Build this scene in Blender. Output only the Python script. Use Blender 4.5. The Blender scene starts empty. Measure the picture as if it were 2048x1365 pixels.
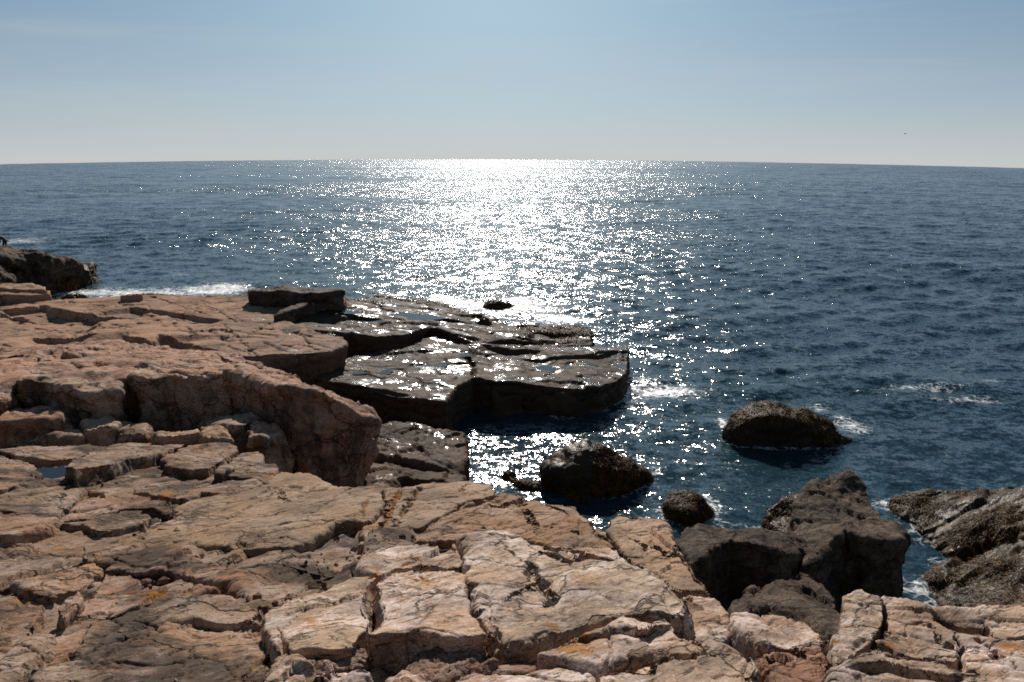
import bpy, math, random
import numpy as np
from mathutils import Vector, Matrix
from mathutils.geometry import delaunay_2d_cdt

# ---------------------------------------------------------------- camera, world, sun, exposure
scene = bpy.context.scene
COL = scene.collection
FPX = 1593.0                      # focal length in pixels of the 2048 px wide photograph
CAMZ = 9.0                        # eye height over the sea
SEA_R = 9600.0                    # radius of curvature of the sea sheet
PITCH = math.radians(15.30)
ROLL = math.radians(0.22)

cam_data = bpy.data.cameras.new("camera")
cam = bpy.data.objects.new("camera", cam_data)
COL.objects.link(cam)
cam_data.sensor_width = 36.0
cam_data.lens = 36.0 * FPX / 2048.0
cam_data.clip_start = 0.05
cam_data.clip_end = 20000.0
CAM_M = Matrix.Rotation(math.pi / 2 - PITCH, 4, 'X') @ Matrix.Rotation(ROLL, 4, 'Z')
cam.matrix_world = Matrix.Translation((0, 0, CAMZ)) @ CAM_M
scene.camera = cam
R3 = np.array(CAM_M.to_3x3())

SUN_EL = math.radians(31.0)
SUN_AZ = math.radians(-1.5)       # measured from +Y towards +X
world = bpy.data.worlds.new("World")
scene.world = world
world.use_nodes = True
wn, wl = world.node_tree.nodes, world.node_tree.links
for n in list(wn):
    wn.remove(n)
w_out = wn.new("ShaderNodeOutputWorld")
w_bg = wn.new("ShaderNodeBackground")
w_sky = wn.new("ShaderNodeTexSky")
w_sky.sky_type = 'NISHITA'
w_sky.sun_disc = False
w_sky.sun_elevation = SUN_EL
w_sky.sun_rotation = SUN_AZ
w_sky.altitude = 0
w_sky.air_density = 1.0
w_sky.dust_density = 0.6
w_sky.ozone_density = 4.0
w_tc = wn.new("ShaderNodeTexCoord")
w_up = wn.new("ShaderNodeVectorMath"); w_up.operation = 'ADD'
w_up.inputs[1].default_value = (0, 0, 0.14)
w_nm = wn.new("ShaderNodeVectorMath"); w_nm.operation = 'NORMALIZE'
wl.new(w_tc.outputs['Generated'], w_up.inputs[0])
wl.new(w_up.outputs[0], w_nm.inputs[0])
wl.new(w_nm.outputs[0], w_sky.inputs['Vector'])
# thin high cirrus veil
w_mp = wn.new("ShaderNodeMapping")
w_mp.inputs['Scale'].default_value = (1.3, 0.8, 15.0)
w_mp.inputs['Rotation'].default_value = (0, 0.10, 0)
w_ns = wn.new("ShaderNodeTexNoise")
w_ns.inputs['Scale'].default_value = 1.6
w_ns.inputs['Detail'].default_value = 5
w_ns.inputs['Roughness'].default_value = 0.55
w_ns.inputs['Distortion'].default_value = 0.6
w_rmp = wn.new("ShaderNodeMapRange")
w_rmp.inputs['From Min'].default_value = 0.50
w_rmp.inputs['From Max'].default_value = 0.75
w_rmp.inputs['To Min'].default_value = 0.0
w_rmp.inputs['To Max'].default_value = 0.36
w_mix = wn.new("ShaderNodeMix"); w_mix.data_type = 'RGBA'
w_mix.inputs['B'].default_value = (10.5, 10.2, 9.8, 1)
w_hs = wn.new("ShaderNodeHueSaturation")
w_hs.inputs['Saturation'].default_value = 0.85
wl.new(w_up.outputs[0], w_mp.inputs['Vector'])
wl.new(w_mp.outputs[0], w_ns.inputs['Vector'])
wl.new(w_ns.outputs['Fac'], w_rmp.inputs['Value'])
wl.new(w_rmp.outputs[0], w_mix.inputs['Factor'])
wl.new(w_sky.outputs[0], w_hs.inputs['Color'])
wl.new(w_hs.outputs[0], w_mix.inputs['A'])
# colour balance, and the pale sea mist towards the horizon
w_tint = wn.new("ShaderNodeMix"); w_tint.data_type = 'RGBA'; w_tint.blend_type = 'MULTIPLY'
w_tint.inputs['Factor'].default_value = 1.0
w_tint.inputs['B'].default_value = (0.78, 1.02, 1.07, 1)
wl.new(w_mix.outputs['Result'], w_tint.inputs['A'])
w_sep = wn.new("ShaderNodeSeparateXYZ"); wl.new(w_tc.outputs['Generated'], w_sep.inputs[0])
w_ex = wn.new("ShaderNodeMath"); w_ex.operation = 'MULTIPLY'; w_ex.inputs[1].default_value = -11.0
w_ab = wn.new("ShaderNodeMath"); w_ab.operation = 'MAXIMUM'; w_ab.inputs[1].default_value = -0.04
wl.new(w_sep.outputs[2], w_ab.inputs[0]); wl.new(w_ab.outputs[0], w_ex.inputs[0])
w_e2 = wn.new("ShaderNodeMath"); w_e2.operation = 'EXPONENT'; wl.new(w_ex.outputs[0], w_e2.inputs[0])
w_e3 = wn.new("ShaderNodeMath"); w_e3.operation = 'MULTIPLY'; w_e3.inputs[1].default_value = 0.60; w_e3.use_clamp = True
wl.new(w_e2.outputs[0], w_e3.inputs[0])
w_mist = wn.new("ShaderNodeMix"); w_mist.data_type = 'RGBA'
w_mist.inputs['B'].default_value = (10.6, 10.6, 10.4, 1)
wl.new(w_e3.outputs[0], w_mist.inputs['Factor']); wl.new(w_tint.outputs['Result'], w_mist.inputs['A'])
# below the horizon there is only dark sea and land
w_low = wn.new("ShaderNodeMapRange")
w_low.inputs['From Min'].default_value = -0.09; w_low.inputs['From Max'].default_value = -0.055
wl.new(w_sep.outputs[2], w_low.inputs['Value'])
w_gr = wn.new("ShaderNodeMix"); w_gr.data_type = 'RGBA'
w_gr.inputs['A'].default_value = (0.5, 0.7, 0.9, 1)
wl.new(w_low.outputs[0], w_gr.inputs['Factor']); wl.new(w_mist.outputs['Result'], w_gr.inputs['B'])
wl.new(w_gr.outputs['Result'], w_bg.inputs['Color'])
w_bg.inputs['Strength'].default_value = 0.055
wl.new(w_bg.outputs[0], w_out.inputs['Surface'])

sun_data = bpy.data.lights.new("sun", 'SUN')
sun_data.energy = 5.0
sun_data.angle = math.radians(0.53)
sun_data.color = (1.0, 0.93, 0.84)
sun = bpy.data.objects.new("sun", sun_data)
COL.objects.link(sun)
sd = Vector((math.sin(SUN_AZ) * math.cos(SUN_EL), math.cos(SUN_AZ) * math.cos(SUN_EL), math.sin(SUN_EL)))
sun.rotation_euler = sd.to_track_quat('Z', 'Y').to_euler()
sun.location = (0, 60, 60)

scene.view_settings.view_transform = 'Standard'
scene.view_settings.look = 'None'
scene.view_settings.exposure = 0.0
scene.view_settings.gamma = 1.0
scene.view_settings.use_curve_mapping = False
scene.render.engine = 'CYCLES'
scene.cycles.use_denoising = False
scene.cycles.max_bounces = 4
scene.cycles.filter_width = 1.7
scene.cycles.sample_clamp_indirect = 1.2
scene.cycles.caustics_reflective = False
scene.cycles.caustics_refractive = False

# ---------------------------------------------------------------- maths helpers
def ray(px, py):
    d = R3 @ np.array([(px - 1024.0) / FPX, -(py - 682.5) / FPX, -1.0])
    return d

def hit(px, py, plane, dz=0.0):
    """ground point seen at photo pixel (px,py) on the plane z = a + bx*X + by*Y (+dz)"""
    a, bx, by = plane
    d = ray(px, py)
    t = (a + dz - CAMZ) / (d[2] - bx * d[0] - by * d[1])
    return np.array([d[0] * t, d[1] * t, CAMZ + d[2] * t])

rs = np.random.RandomState(7)
PERM = rs.permutation(256).astype(np.int64)
PERM = np.concatenate([PERM, PERM, PERM])
G3 = rs.normal(size=(256, 3)); G3 /= np.linalg.norm(G3, axis=1)[:, None]
RND = rs.rand(256, 6)

def _h(ix, iy, iz):
    return PERM[(PERM[(PERM[ix & 255] + iy) & 255] + iz) & 255]

def perlin(p):
    i = np.floor(p).astype(np.int64); f = p - i
    u = f * f * f * (f * (f * 6 - 15) + 10)
    out = 0.0
    for dx in (0, 1):
        wx = u[:, 0] if dx else 1 - u[:, 0]
        for dy in (0, 1):
            wy = u[:, 1] if dy else 1 - u[:, 1]
            for dz in (0, 1):
                wz = u[:, 2] if dz else 1 - u[:, 2]
                g = G3[_h(i[:, 0] + dx, i[:, 1] + dy, i[:, 2] + dz)]
                out = out + wx * wy * wz * (g[:, 0] * (f[:, 0] - dx) + g[:, 1] * (f[:, 1] - dy) + g[:, 2] * (f[:, 2] - dz))
    return out * 1.5

def fbm(p, octaves=4, gain=0.5, lac=2.03):
    a, s, out = 1.0, 1.0, 0.0
    for k in range(octaves):
        out = out + a * perlin(p * s + 17.3 * k)
        a *= gain; s *= lac
    return out

def worley(p):
    """returns F1, F2, random row index and the vector to the nearest feature point"""
    i = np.floor(p).astype(np.int64)
    n = len(p)
    F1 = np.full(n, 9.0); F2 = np.full(n, 9.0)
    idx = np.zeros(n, dtype=np.int64); vec = np.zeros((n, 3))
    for dx in (-1, 0, 1):
        for dy in (-1, 0, 1):
            for dz in (-1, 0, 1):
                c = i + np.array([dx, dy, dz])
                h = _h(c[:, 0], c[:, 1], c[:, 2])
                v = p - (c + RND[h, :3])
                d = np.sqrt((v * v).sum(1))
                m = d < F1
                F2 = np.where(m, F1, np.minimum(F2, d))
                F1 = np.where(m, d, F1)
                idx = np.where(m, h, idx)
                vec = np.where(m[:, None], v, vec)
    return F1, F2, idx, vec

def seg_dist(P, poly, closed=False):
    d = np.full(len(P), 1e9)
    n = len(poly)
    for k in range(n if closed else n - 1):
        a = np.asarray(poly[k][:2], float); b = np.asarray(poly[(k + 1) % n][:2], float)
        ab = b - a; L = max((ab * ab).sum(), 1e-12)
        t = np.clip(((P - a) @ ab) / L, 0, 1)
        q = P - (a + t[:, None] * ab)
        d = np.minimum(d, (q * q).sum(1))
    return np.sqrt(d)

def inside(P, poly):
    x, y = P[:, 0], P[:, 1]
    r = np.zeros(len(P), bool)
    n = len(poly)
    for k in range(n):
        x1, y1 = poly[k][:2]; x2, y2 = poly[(k + 1) % n][:2]
        c = ((y1 > y) != (y2 > y))
        xi = (x2 - x1) * (y - y1) / ((y2 - y1) if y2 != y1 else 1e-12) + x1
        r ^= c & (x < xi)
    return r

def mesh_from(name, V, F, smooth=True, mat=None, edges=None):
    me = bpy.data.meshes.new(name)
    V = np.asarray(V, dtype=np.float32)
    if isinstance(F, np.ndarray):
        nf, k = F.shape
        me.vertices.add(len(V)); me.vertices.foreach_set('co', V.ravel())
        me.loops.add(nf * k); me.loops.foreach_set('vertex_index', F.astype(np.int32).ravel())
        me.polygons.add(nf)
        me.polygons.foreach_set('loop_start', np.arange(0, nf * k, k, dtype=np.int32))
        me.polygons.foreach_set('loop_total', np.full(nf, k, dtype=np.int32))
        me.update(calc_edges=True)
    else:
        me.from_pydata([tuple(map(float, v)) for v in V], edges or [], F)
        me.update()
    me.polygons.foreach_set('use_smooth', [smooth] * len(me.polygons))
    if mat:
        me.materials.append(mat)
    return me

def link(name, me, parent=None, loc=None, label=None, cat=None, group=None, kind=None):
    o = bpy.data.objects.new(name, me)
    COL.objects.link(o)
    if loc is not None:
        o.location = loc
    if parent is not None:
        o.parent = parent
    if label: o['label'] = label
    if cat: o['category'] = cat
    if group: o['group'] = group
    if kind: o['kind'] = kind
    return o

# ---------------------------------------------------------------- node helper
class NT:
    def __init__(self, name):
        self.m = bpy.data.materials.new(name); self.m.use_nodes = True
        self.t = self.m.node_tree
        for n in list(self.t.nodes): self.t.nodes.remove(n)
        self.out = self.t.nodes.new('ShaderNodeOutputMaterial')
    def n(self, typ, **kw):
        nd = self.t.nodes.new('ShaderNode' + typ)
        for k, v in kw.items():
            if k.startswith('_'):
                setattr(nd, k[1:], v)
        for k, v in kw.items():
            if not k.startswith('_'):
                self.set(nd, k, v)
        return nd
    def set(self, nd, k, v):
        key = int(k[1:]) if (k[0] == 'i' and k[1:].isdigit()) else k.replace('__', ' ')
        s = nd.inputs[key]
        if isinstance(v, bpy.types.NodeSocket):
            self.t.links.new(v, s)
        else:
            s.default_value = v
    def math(self, op, a, b=0.0, c=None, clamp=False):
        nd = self.t.nodes.new('ShaderNodeMath'); nd.operation = op; nd.use_clamp = clamp
        self.set(nd, 'i0', a); self.set(nd, 'i1', b)
        if c is not None: self.set(nd, 'i2', c)
        return nd.outputs[0]
    def vmath(self, op, a, b=None, s=None):
        nd = self.t.nodes.new('ShaderNodeVectorMath'); nd.operation = op
        self.set(nd, 'i0', a)
        if b is not None: self.set(nd, 'i1', b)
        if s is not None: self.set(nd, 'Scale', s)
        return nd.outputs['Value'] if op in ('DOT_PRODUCT', 'LENGTH') else nd.outputs[0]
    def mix(self, f, a, b, blend='MIX'):
        nd = self.t.nodes.new('ShaderNodeMix'); nd.data_type = 'RGBA'; nd.blend_type = blend
        self.set(nd, 'Factor', f)
        for key, v in (('A', a), ('B', b)):
            s = [q for q in nd.inputs if q.name == key and q.type == 'RGBA'][0]
            if isinstance(v, bpy.types.NodeSocket): self.t.links.new(v, s)
            else: s.default_value = (v[0], v[1], v[2], 1.0)
        return [q for q in nd.outputs if q.type == 'RGBA'][0]
    def step(self, v, lo, hi, to0=0.0, to1=1.0):
        nd = self.t.nodes.new('ShaderNodeMapRange')
        self.set(nd, 'Value', v)
        nd.inputs['From Min'].default_value = lo; nd.inputs['From Max'].default_value = hi
        nd.inputs['To Min'].default_value = to0; nd.inputs['To Max'].default_value = to1
        return nd.outputs[0]
    def noise(self, vec, scale, detail=3.0, rough=0.5, dist=0.0):
        nd = self.n('TexNoise', Vector=vec, Scale=scale, Detail=detail, Roughness=rough, Distortion=dist)
        return nd
    def mapping(self, vec, scale=(1, 1, 1), rot=(0, 0, 0), loc=(0, 0, 0)):
        return self.n('Mapping', Vector=vec, Scale=scale, Rotation=rot, Location=loc).outputs[0]
    def done(self, bsdf):
        self.t.links.new(bsdf, self.out.inputs['Surface'])
        return self.m
# ---------------------------------------------------------------- the sea
def water_material():
    T = NT('sea_water')
    pos = T.n('NewGeometry').outputs['Position']
    nrm = T.n('NewGeometry').outputs['Normal']
    # slopes of the wavelets too small for the mesh
    def slope(scale, k, detail, stretch=(1, 1, 1), rot=0.0):
        v = T.mapping(pos, scale=stretch, rot=(0, 0, rot))
        c = T.noise(v, scale, detail, 0.55).outputs['Color']
        return T.vmath('SCALE', T.vmath('SUBTRACT', c, (0.5, 0.5, 0.5)), s=k)
    gust = T.step(T.noise(T.mapping(pos, scale=(0.25, 1.6, 1)), 0.035, 4, 0.6).outputs['Fac'], 0.35, 0.66, 0.55, 1.22)
    s = T.vmath('ADD', slope(0.9, 0.75, 2, (0.8, 1.25, 1), 0.1), slope(3.6, 1.30, 3, (0.85, 1.3, 1), -0.15))
    s = T.vmath('ADD', s, slope(13.0, 1.05, 2))
    far = T.step(T.vmath('LENGTH', pos), 17.0, 60.0, 0.74, 1.08)
    s = T.vmath('SCALE', s, s=T.math('MULTIPLY', gust, far))
    s = T.vmath('MULTIPLY', s, (1.0, 1.0, 0.0))
    nn = T.vmath('NORMALIZE', T.vmath('ADD', nrm, s))
    # foam
    foam = T.n('Attribute', _attribute_name='foam').outputs['Fac']
    f1 = T.noise(T.mapping(pos, scale=(0.7, 1.5, 1)), 1.6, 9, 0.74, 1.2).outputs['Fac']
    vor = T.n('TexVoronoi', _feature='DISTANCE_TO_EDGE', Vector=T.vmath('ADD', pos, T.vmath('SCALE', T.noise(pos, 2.0, 3).outputs['Color'], s=0.8)), Scale=3.4).outputs['Distance']
    lace = T.step(vor, 0.0, 0.16, 0.16, -0.05)
    fm = T.math('ADD', T.math('ADD', f1, lace), T.math('MULTIPLY', foam, 0.50))
    fm = T.math('MULTIPLY', T.step(fm, 0.84, 1.12), T.step(foam, 0.02, 0.25))
    deep = T.n('Attribute', _attribute_name='shallow').outputs['Fac']
    col = T.mix(deep, (0.012, 0.034, 0.050), (0.012, 0.036, 0.044))
    col = T.mix(fm, col, (0.72, 0.74, 0.74))
    b = T.n('BsdfPrincipled', Base__Color=col, Roughness=T.math('MULTIPLY_ADD', fm, 0.5, T.step(T.vmath('LENGTH', pos), 20.0, 240.0, 0.11, 0.19)), IOR=1.38, Normal=nn)
    return T.done(b.outputs[0])

def wave_height(X, Y, res):
    r = np.random.RandomState(11)
    Z = np.zeros_like(X)
    for k in range(56):
        lam = 0.30 * (14.0 / 0.30) ** r.rand()
        th = math.radians(-96 + r.normal() * 34)
        steep = 0.034 * (1.0 if lam < 3.0 else 0.30)
        amp = steep * lam / (2 * math.pi) * 1.25
        kx, ky = math.cos(th) * 2 * math.pi / lam, math.sin(th) * 2 * math.pi / lam
        fade = np.clip((lam / (res * 3.0) - 0.7), 0, 1)
        ph = kx * X + ky * Y + r.rand() * 6.283
        Z += amp * fade * (np.sin(ph) + 0.22 * np.sin(2 * ph + 1.57))
    return Z

FOAM_SPOTS = []      # (x, y, sx, sy, rot, strength)   filled from photo marks, on the water level
def foam_at(px, py, wpx, hpx, k=1.0):
    c = hit(px, py, (0, 0, 0)); a = hit(px + wpx / 2, py, (0, 0, 0)); b = hit(px, py + hpx / 2, (0, 0, 0))
    FOAM_SPOTS.append((c[0], c[1], abs(a[0] - c[0]), abs(b[1] - c[1]), k))
for a in [(260, 583, 460, 30, 1.15), (430, 575, 170, 30, 1.3), (170, 592, 150, 14, .9), (90, 590, 90, 30, .8), (40, 475, 130, 16, .9), (190, 522, 70, 14, .6), (360, 545, 100, 14, .6),
          (780, 588, 200, 24, .6), (1010, 612, 260, 34, 1.0), (1120, 635, 170, 24, .8), (900, 600, 160, 26, .9), (1040, 598, 90, 18, 1.0),
          (1320, 782, 200, 36, 1.05), (1225, 802, 110, 12, 1.0), (1285, 765, 120, 20, .7), (1700, 850, 80, 50, 0.95), (1640, 815, 110, 22, .7), (1450, 850, 30, 40, .9),
          (1850, 775, 230, 16, .85), (1940, 800, 200, 20, .8), (1980, 765, 150, 16, .6), (1790, 1010, 80, 34, 1.0), (1830, 1060, 60, 70, .8), (1420, 1010, 60, 50, .9), (1310, 940, 40, 30, .8),
          (1850, 1180, 120, 60, 1.0), (1900, 1130, 90, 50, .7), (1880, 1210, 120, 40, 1.0), (1400, 1045, 140, 30, .7), (1500, 1055, 120, 30, .5)]:
    foam_at(*a)

def build_sea():
    az = np.radians(np.linspace(-50, 50, 860))
    nr = 860
    r = 9.0 * (560.0 / 9.0) ** (np.linspace(0, 1, nr) ** 0.93)
    dr = np.gradient(r)
    A, R = np.meshgrid(az, r)
    D = np.broadcast_to(dr[:, None], A.shape)
    X = R * np.sin(A); Y = R * np.cos(A)
    res = np.maximum(D, R * (az[1] - az[0])).ravel()
    x, y = X.ravel(), Y.ravel()
    P2 = np.stack([x, y, np.zeros_like(x)], 1)
    amp = 0.75 + 0.35 * perlin(P2 * np.array([0.05, 0.05, 1]))
    calm = np.clip((y - 20.0) / 7.0, 0.5, 1.0)          # sheltered water inside the ledges
    z = wave_height(x, y, res) * amp * calm - (x * x + y * y) / (2 * SEA_R)
    foam = np.zeros_like(x)
    for (cx, cy, sx, sy, k) in FOAM_SPOTS:
        q = ((x - cx) / (sx + .05)) ** 2 + ((y - cy) / (sy + .05)) ** 2
        foam = np.maximum(foam, k * np.exp(-q * 0.9))
    z += foam * 0.05 * np.abs(fbm(P2 * 2.0, 3))
    nc = len(az)
    i = np.arange(nr - 1)[:, None] * nc + np.arange(nc - 1)[None, :]
    i = i.ravel()
    F = np.stack([i, i + 1, i + nc + 1, i + nc], 1)
    me = mesh_from('sea', np.stack([x, y, z], 1), F, True, water_material())
    global SEA_XY, SEA_FOAM
    SEA_XY, SEA_FOAM = (x, y, z), foam
    at = me.attributes.new('foam', 'FLOAT', 'POINT'); at.data.foreach_set('value', foam.astype(np.float32))
    sh = np.clip(np.exp(-((x - 9) ** 2 / 60 + (y - 24) ** 2 / 60)), 0, 1) * 0.6
    at = me.attributes.new('shallow', 'FLOAT', 'POINT'); at.data.foreach_set('value', sh.astype(np.float32))
    return link('sea', me, kind='structure')
sea = build_sea()
# ---------------------------------------------------------------- rock materials
def rock_material(name, ca, cb, dark=(0.07, 0.06, 0.055), pale=(0.50, 0.44, 0.40), k_dark=0.5, k_pale=0.3, orange=0.0,
                  wet=0.0, wet_level=None, grain=1.0, rough=0.82, sheen=0.30, scale=1.0, grain_dir=0.62, bump=1.0, algae=0.0, stain=0.0):
    T = NT(name)
    geo = T.n('NewGeometry')
    pos, nrm = geo.outputs['Position'], geo.outputs['Normal']
    sep = T.n('SeparateXYZ', Vector=nrm)
    sp = T.n('SeparateXYZ', Vector=pos)
    gm = T.mapping(T.mapping(pos, rot=(0, 0, -grain_dir)), scale=(0.22, 1.0, 1.2))     # along the foliation of the stone
    warp = T.noise(pos, 0.9 * scale, 3, 0.5).outputs['Color']
    wpos = T.vmath('ADD', pos, T.vmath('SCALE', warp, s=0.5 / scale))
    big = T.noise(wpos, 0.55 * scale, 5, 0.6).outputs['Fac']
    col = T.mix(T.step(big, 0.38, 0.62), ca, cb)
    rnd = T.n('ObjectInfo').outputs['Random']
    col = T.n('HueSaturation', Hue=T.math('MULTIPLY_ADD', rnd, 0.02, 0.49), Saturation=T.math('MULTIPLY_ADD', rnd, -0.25, 1.12), Value=T.math('MULTIPLY_ADD', T.math('FRACT', T.math('MULTIPLY', rnd, 7.31)), 0.34, 0.83), Color=col).outputs[0]
    streak = T.noise(gm, 3.2 * scale, 6, 0.62, 0.4).outputs['Fac']
    col = T.mix(T.step(streak, 0.35, 0.7, 0.0, 0.55), col, (ca[0] * 0.62, ca[1] * 0.6, ca[2] * 0.6))
    # weathered pale crust
    m2 = T.noise(wpos, 1.7 * scale, 8, 0.7).outputs['Fac']
    fine = T.noise(gm, 34.0, 5, 0.7).outputs['Fac']
    pm = T.math('ADD', m2, T.math('MULTIPLY', T.math('SUBTRACT', fine, 0.5), 0.35))
    col = T.mix(T.math('MULTIPLY', T.step(pm, 0.47, 0.60), k_pale), col, pale)
    # dark lichen and grime blotches
    m3 = T.noise(T.mapping(wpos, loc=(13, 7, 3)), 1.15 * scale, 9, 0.68).outputs['Fac']
    dm = T.math('ADD', m3, T.math('MULTIPLY', T.math('SUBTRACT', streak, 0.5), 0.35))
    col = T.mix(T.math('MULTIPLY', T.step(dm, 0.48, 0.60), k_dark), col, dark)
    if stain > 0:      # rust and black water marks running down the faces
        side = T.step(sep.outputs[2], 0.75, 0.35)
        s1 = T.noise(T.mapping(pos, scale=(2.2, 2.2, 0.35)), 1.6, 6, 0.65).outputs['Fac']
        s2 = T.noise(T.mapping(pos, scale=(2.6, 2.6, 0.5), loc=(9, 4, 2)), 1.2, 6, 0.65).outputs['Fac']
        col = T.mix(T.math('MULTIPLY', side, T.step(s1, 0.52, 0.66, 0, stain)), col, (0.30, 0.12, 0.035))
        col = T.mix(T.math('MULTIPLY', side, T.step(s2, 0.50, 0.62, 0, stain)), col, (0.05, 0.035, 0.028))
    # mineral grain
    g1 = T.noise(pos, 95.0, 4, 0.75).outputs['Fac']
    g2 = T.n('TexVoronoi', Vector=pos, Scale=70.0).outputs['Color']
    g2v = T.n('SeparateColor', Color=g2).outputs[0]
    gr = T.math('ADD', T.step(g1, 0.3, 0.7, -0.28 * grain, 0.28 * grain), T.math('MULTIPLY', T.math('SUBTRACT', g2v, 0.5), 0.30 * grain))
    col = T.mix(1.0, col, T.n('CombineColor', Red=T.math('ADD', gr, 1.0), Green=T.math('ADD', gr, 1.0), Blue=T.math('ADD', gr, 1.0)).outputs[0], 'MULTIPLY')
    pit = T.noise(gm, 26.0, 6, 0.8, 0.6).outputs['Fac']
    col = T.mix(T.step(pit, 0.57, 0.64, 0.0, 0.85 * grain), col, (0.06, 0.045, 0.035))
    if orange > 0:
        o1 = T.noise(T.mapping(wpos, loc=(3, 31, 5)), 1.9, 4, 0.55).outputs['Fac']
        o2 = T.noise(pos, 22.0, 6, 0.8).outputs['Fac']
        om = T.math('ADD', T.math('MULTIPLY', T.math('SUBTRACT', o1, 0.5), 1.6), T.math('SUBTRACT', o2, 0.5))
        col = T.mix(T.step(om, 0.40 - 0.26 * orange, 0.48 - 0.26 * orange, 0.0, 0.8), col, (0.33, 0.13, 0.02))
    rgh = T.math('MULTIPLY_ADD', T.math('SUBTRACT', fine, 0.5), 0.25, rough)
    wetm = None
    if wet_level is not None:      # tide zone: stained dark and always damp below this height
        wz = T.math('ADD', sp.outputs[2], T.math('MULTIPLY', T.math('SUBTRACT', m2, 0.5), 1.1))
        wetm = T.step(wz, wet_level + 0.25, wet_level - 0.25)
    if wet > 0:
        flat = T.step(sep.outputs[2], 0.93, 0.985)
        wn_ = T.noise(T.mapping(wpos, scale=(1, 1.6, 1), loc=(5, 5, 5)), 0.8, 7, 0.72, 0.5).outputs['Fac']
        pool = T.math('MULTIPLY', T.step(wn_, 0.62 - 0.16 * wet, 0.66 - 0.16 * wet), flat)
        if wetm is not None:
            pool = T.math('MULTIPLY', pool, wetm)
    if wetm is not None:
        col = T.mix(T.math('MULTIPLY', wetm, 0.62), col, (0.052, 0.036, 0.023))
        rgh = T.math('SUBTRACT', rgh, T.math('MULTIPLY', wetm, T.step(m3, 0.35, 0.65, 0.5 * sheen, 1.3 * sheen)))
    if algae > 0:
        am = T.math('MULTIPLY', T.step(m2, 0.62 - 0.2 * algae, 0.72 - 0.2 * algae), T.step(sep.outputs[2], 0.2, 0.7))
        col = T.mix(T.math('MULTIPLY', am, 0.8), col, (0.075, 0.038, 0.006))
    # hairline cracks, and the height of the fine relief in metres
    cv = T.n('TexVoronoi', _feature='DISTANCE_TO_EDGE', Vector=T.vmath('ADD', T.mapping(T.mapping(pos, rot=(0, 0, -grain_dir)), scale=(0.5, 1.0, 1.0)), T.vmath('SCALE', T.noise(pos, 2.2 * scale, 5, 0.6).outputs['Color'], s=0.55 / scale)), Scale=1.5 * scale).outputs['Distance']
    cm = T.math('MULTIPLY', T.step(cv, 0.0, 0.030, 1.0, 0.0), T.step(T.noise(pos, 0.9 * scale, 3).outputs['Fac'], 0.36, 0.50))
    bh = T.math('ADD', T.math('MULTIPLY', fine, 0.007), T.math('MULTIPLY', streak, 0.026 / scale))
    bh = T.math('ADD', bh, T.math('MULTIPLY', g1, 0.0012 * grain))
    bh = T.math('SUBTRACT', bh, T.math('MULTIPLY', T.step(pit, 0.56, 0.68), 0.006))
    bh = T.math('SUBTRACT', bh, T.math('MULTIPLY', cm, 0.012))
    col = T.mix(T.math('MULTIPLY', cm, 0.85), col, (0.05, 0.038, 0.03))
    bdist = bump
    if wet > 0:
        bh = T.math('MULTIPLY', bh, T.math('SUBTRACT', 1.0, T.math('MULTIPLY', pool, 0.97)))
        rgh = T.math('ADD', T.math('MULTIPLY', rgh, T.math('SUBTRACT', 1.0, pool)), T.math('MULTIPLY', pool, 0.17))
        col = T.mix(T.math('MULTIPLY', pool, 0.55), col, (0.02, 0.018, 0.015))
    bmp = T.n('Bump', Strength=1.0, Distance=bdist, Height=bh)
    b = T.n('BsdfPrincipled', Base__Color=col, Roughness=rgh, Normal=bmp.outputs[0])
    b.inputs['IOR'].default_value = 1.45
    if wet > 0: T.set(b, 'Specular__IOR__Level', T.math('ADD', T.math('MULTIPLY', pool, 0.4), T.step(m3, 0.40, 0.60, 0.07, 0.02)))
    else: b.inputs['Specular IOR Level'].default_value = 0.07 if algae == 0 else 0.16
    return T.done(b.outputs[0])

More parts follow.
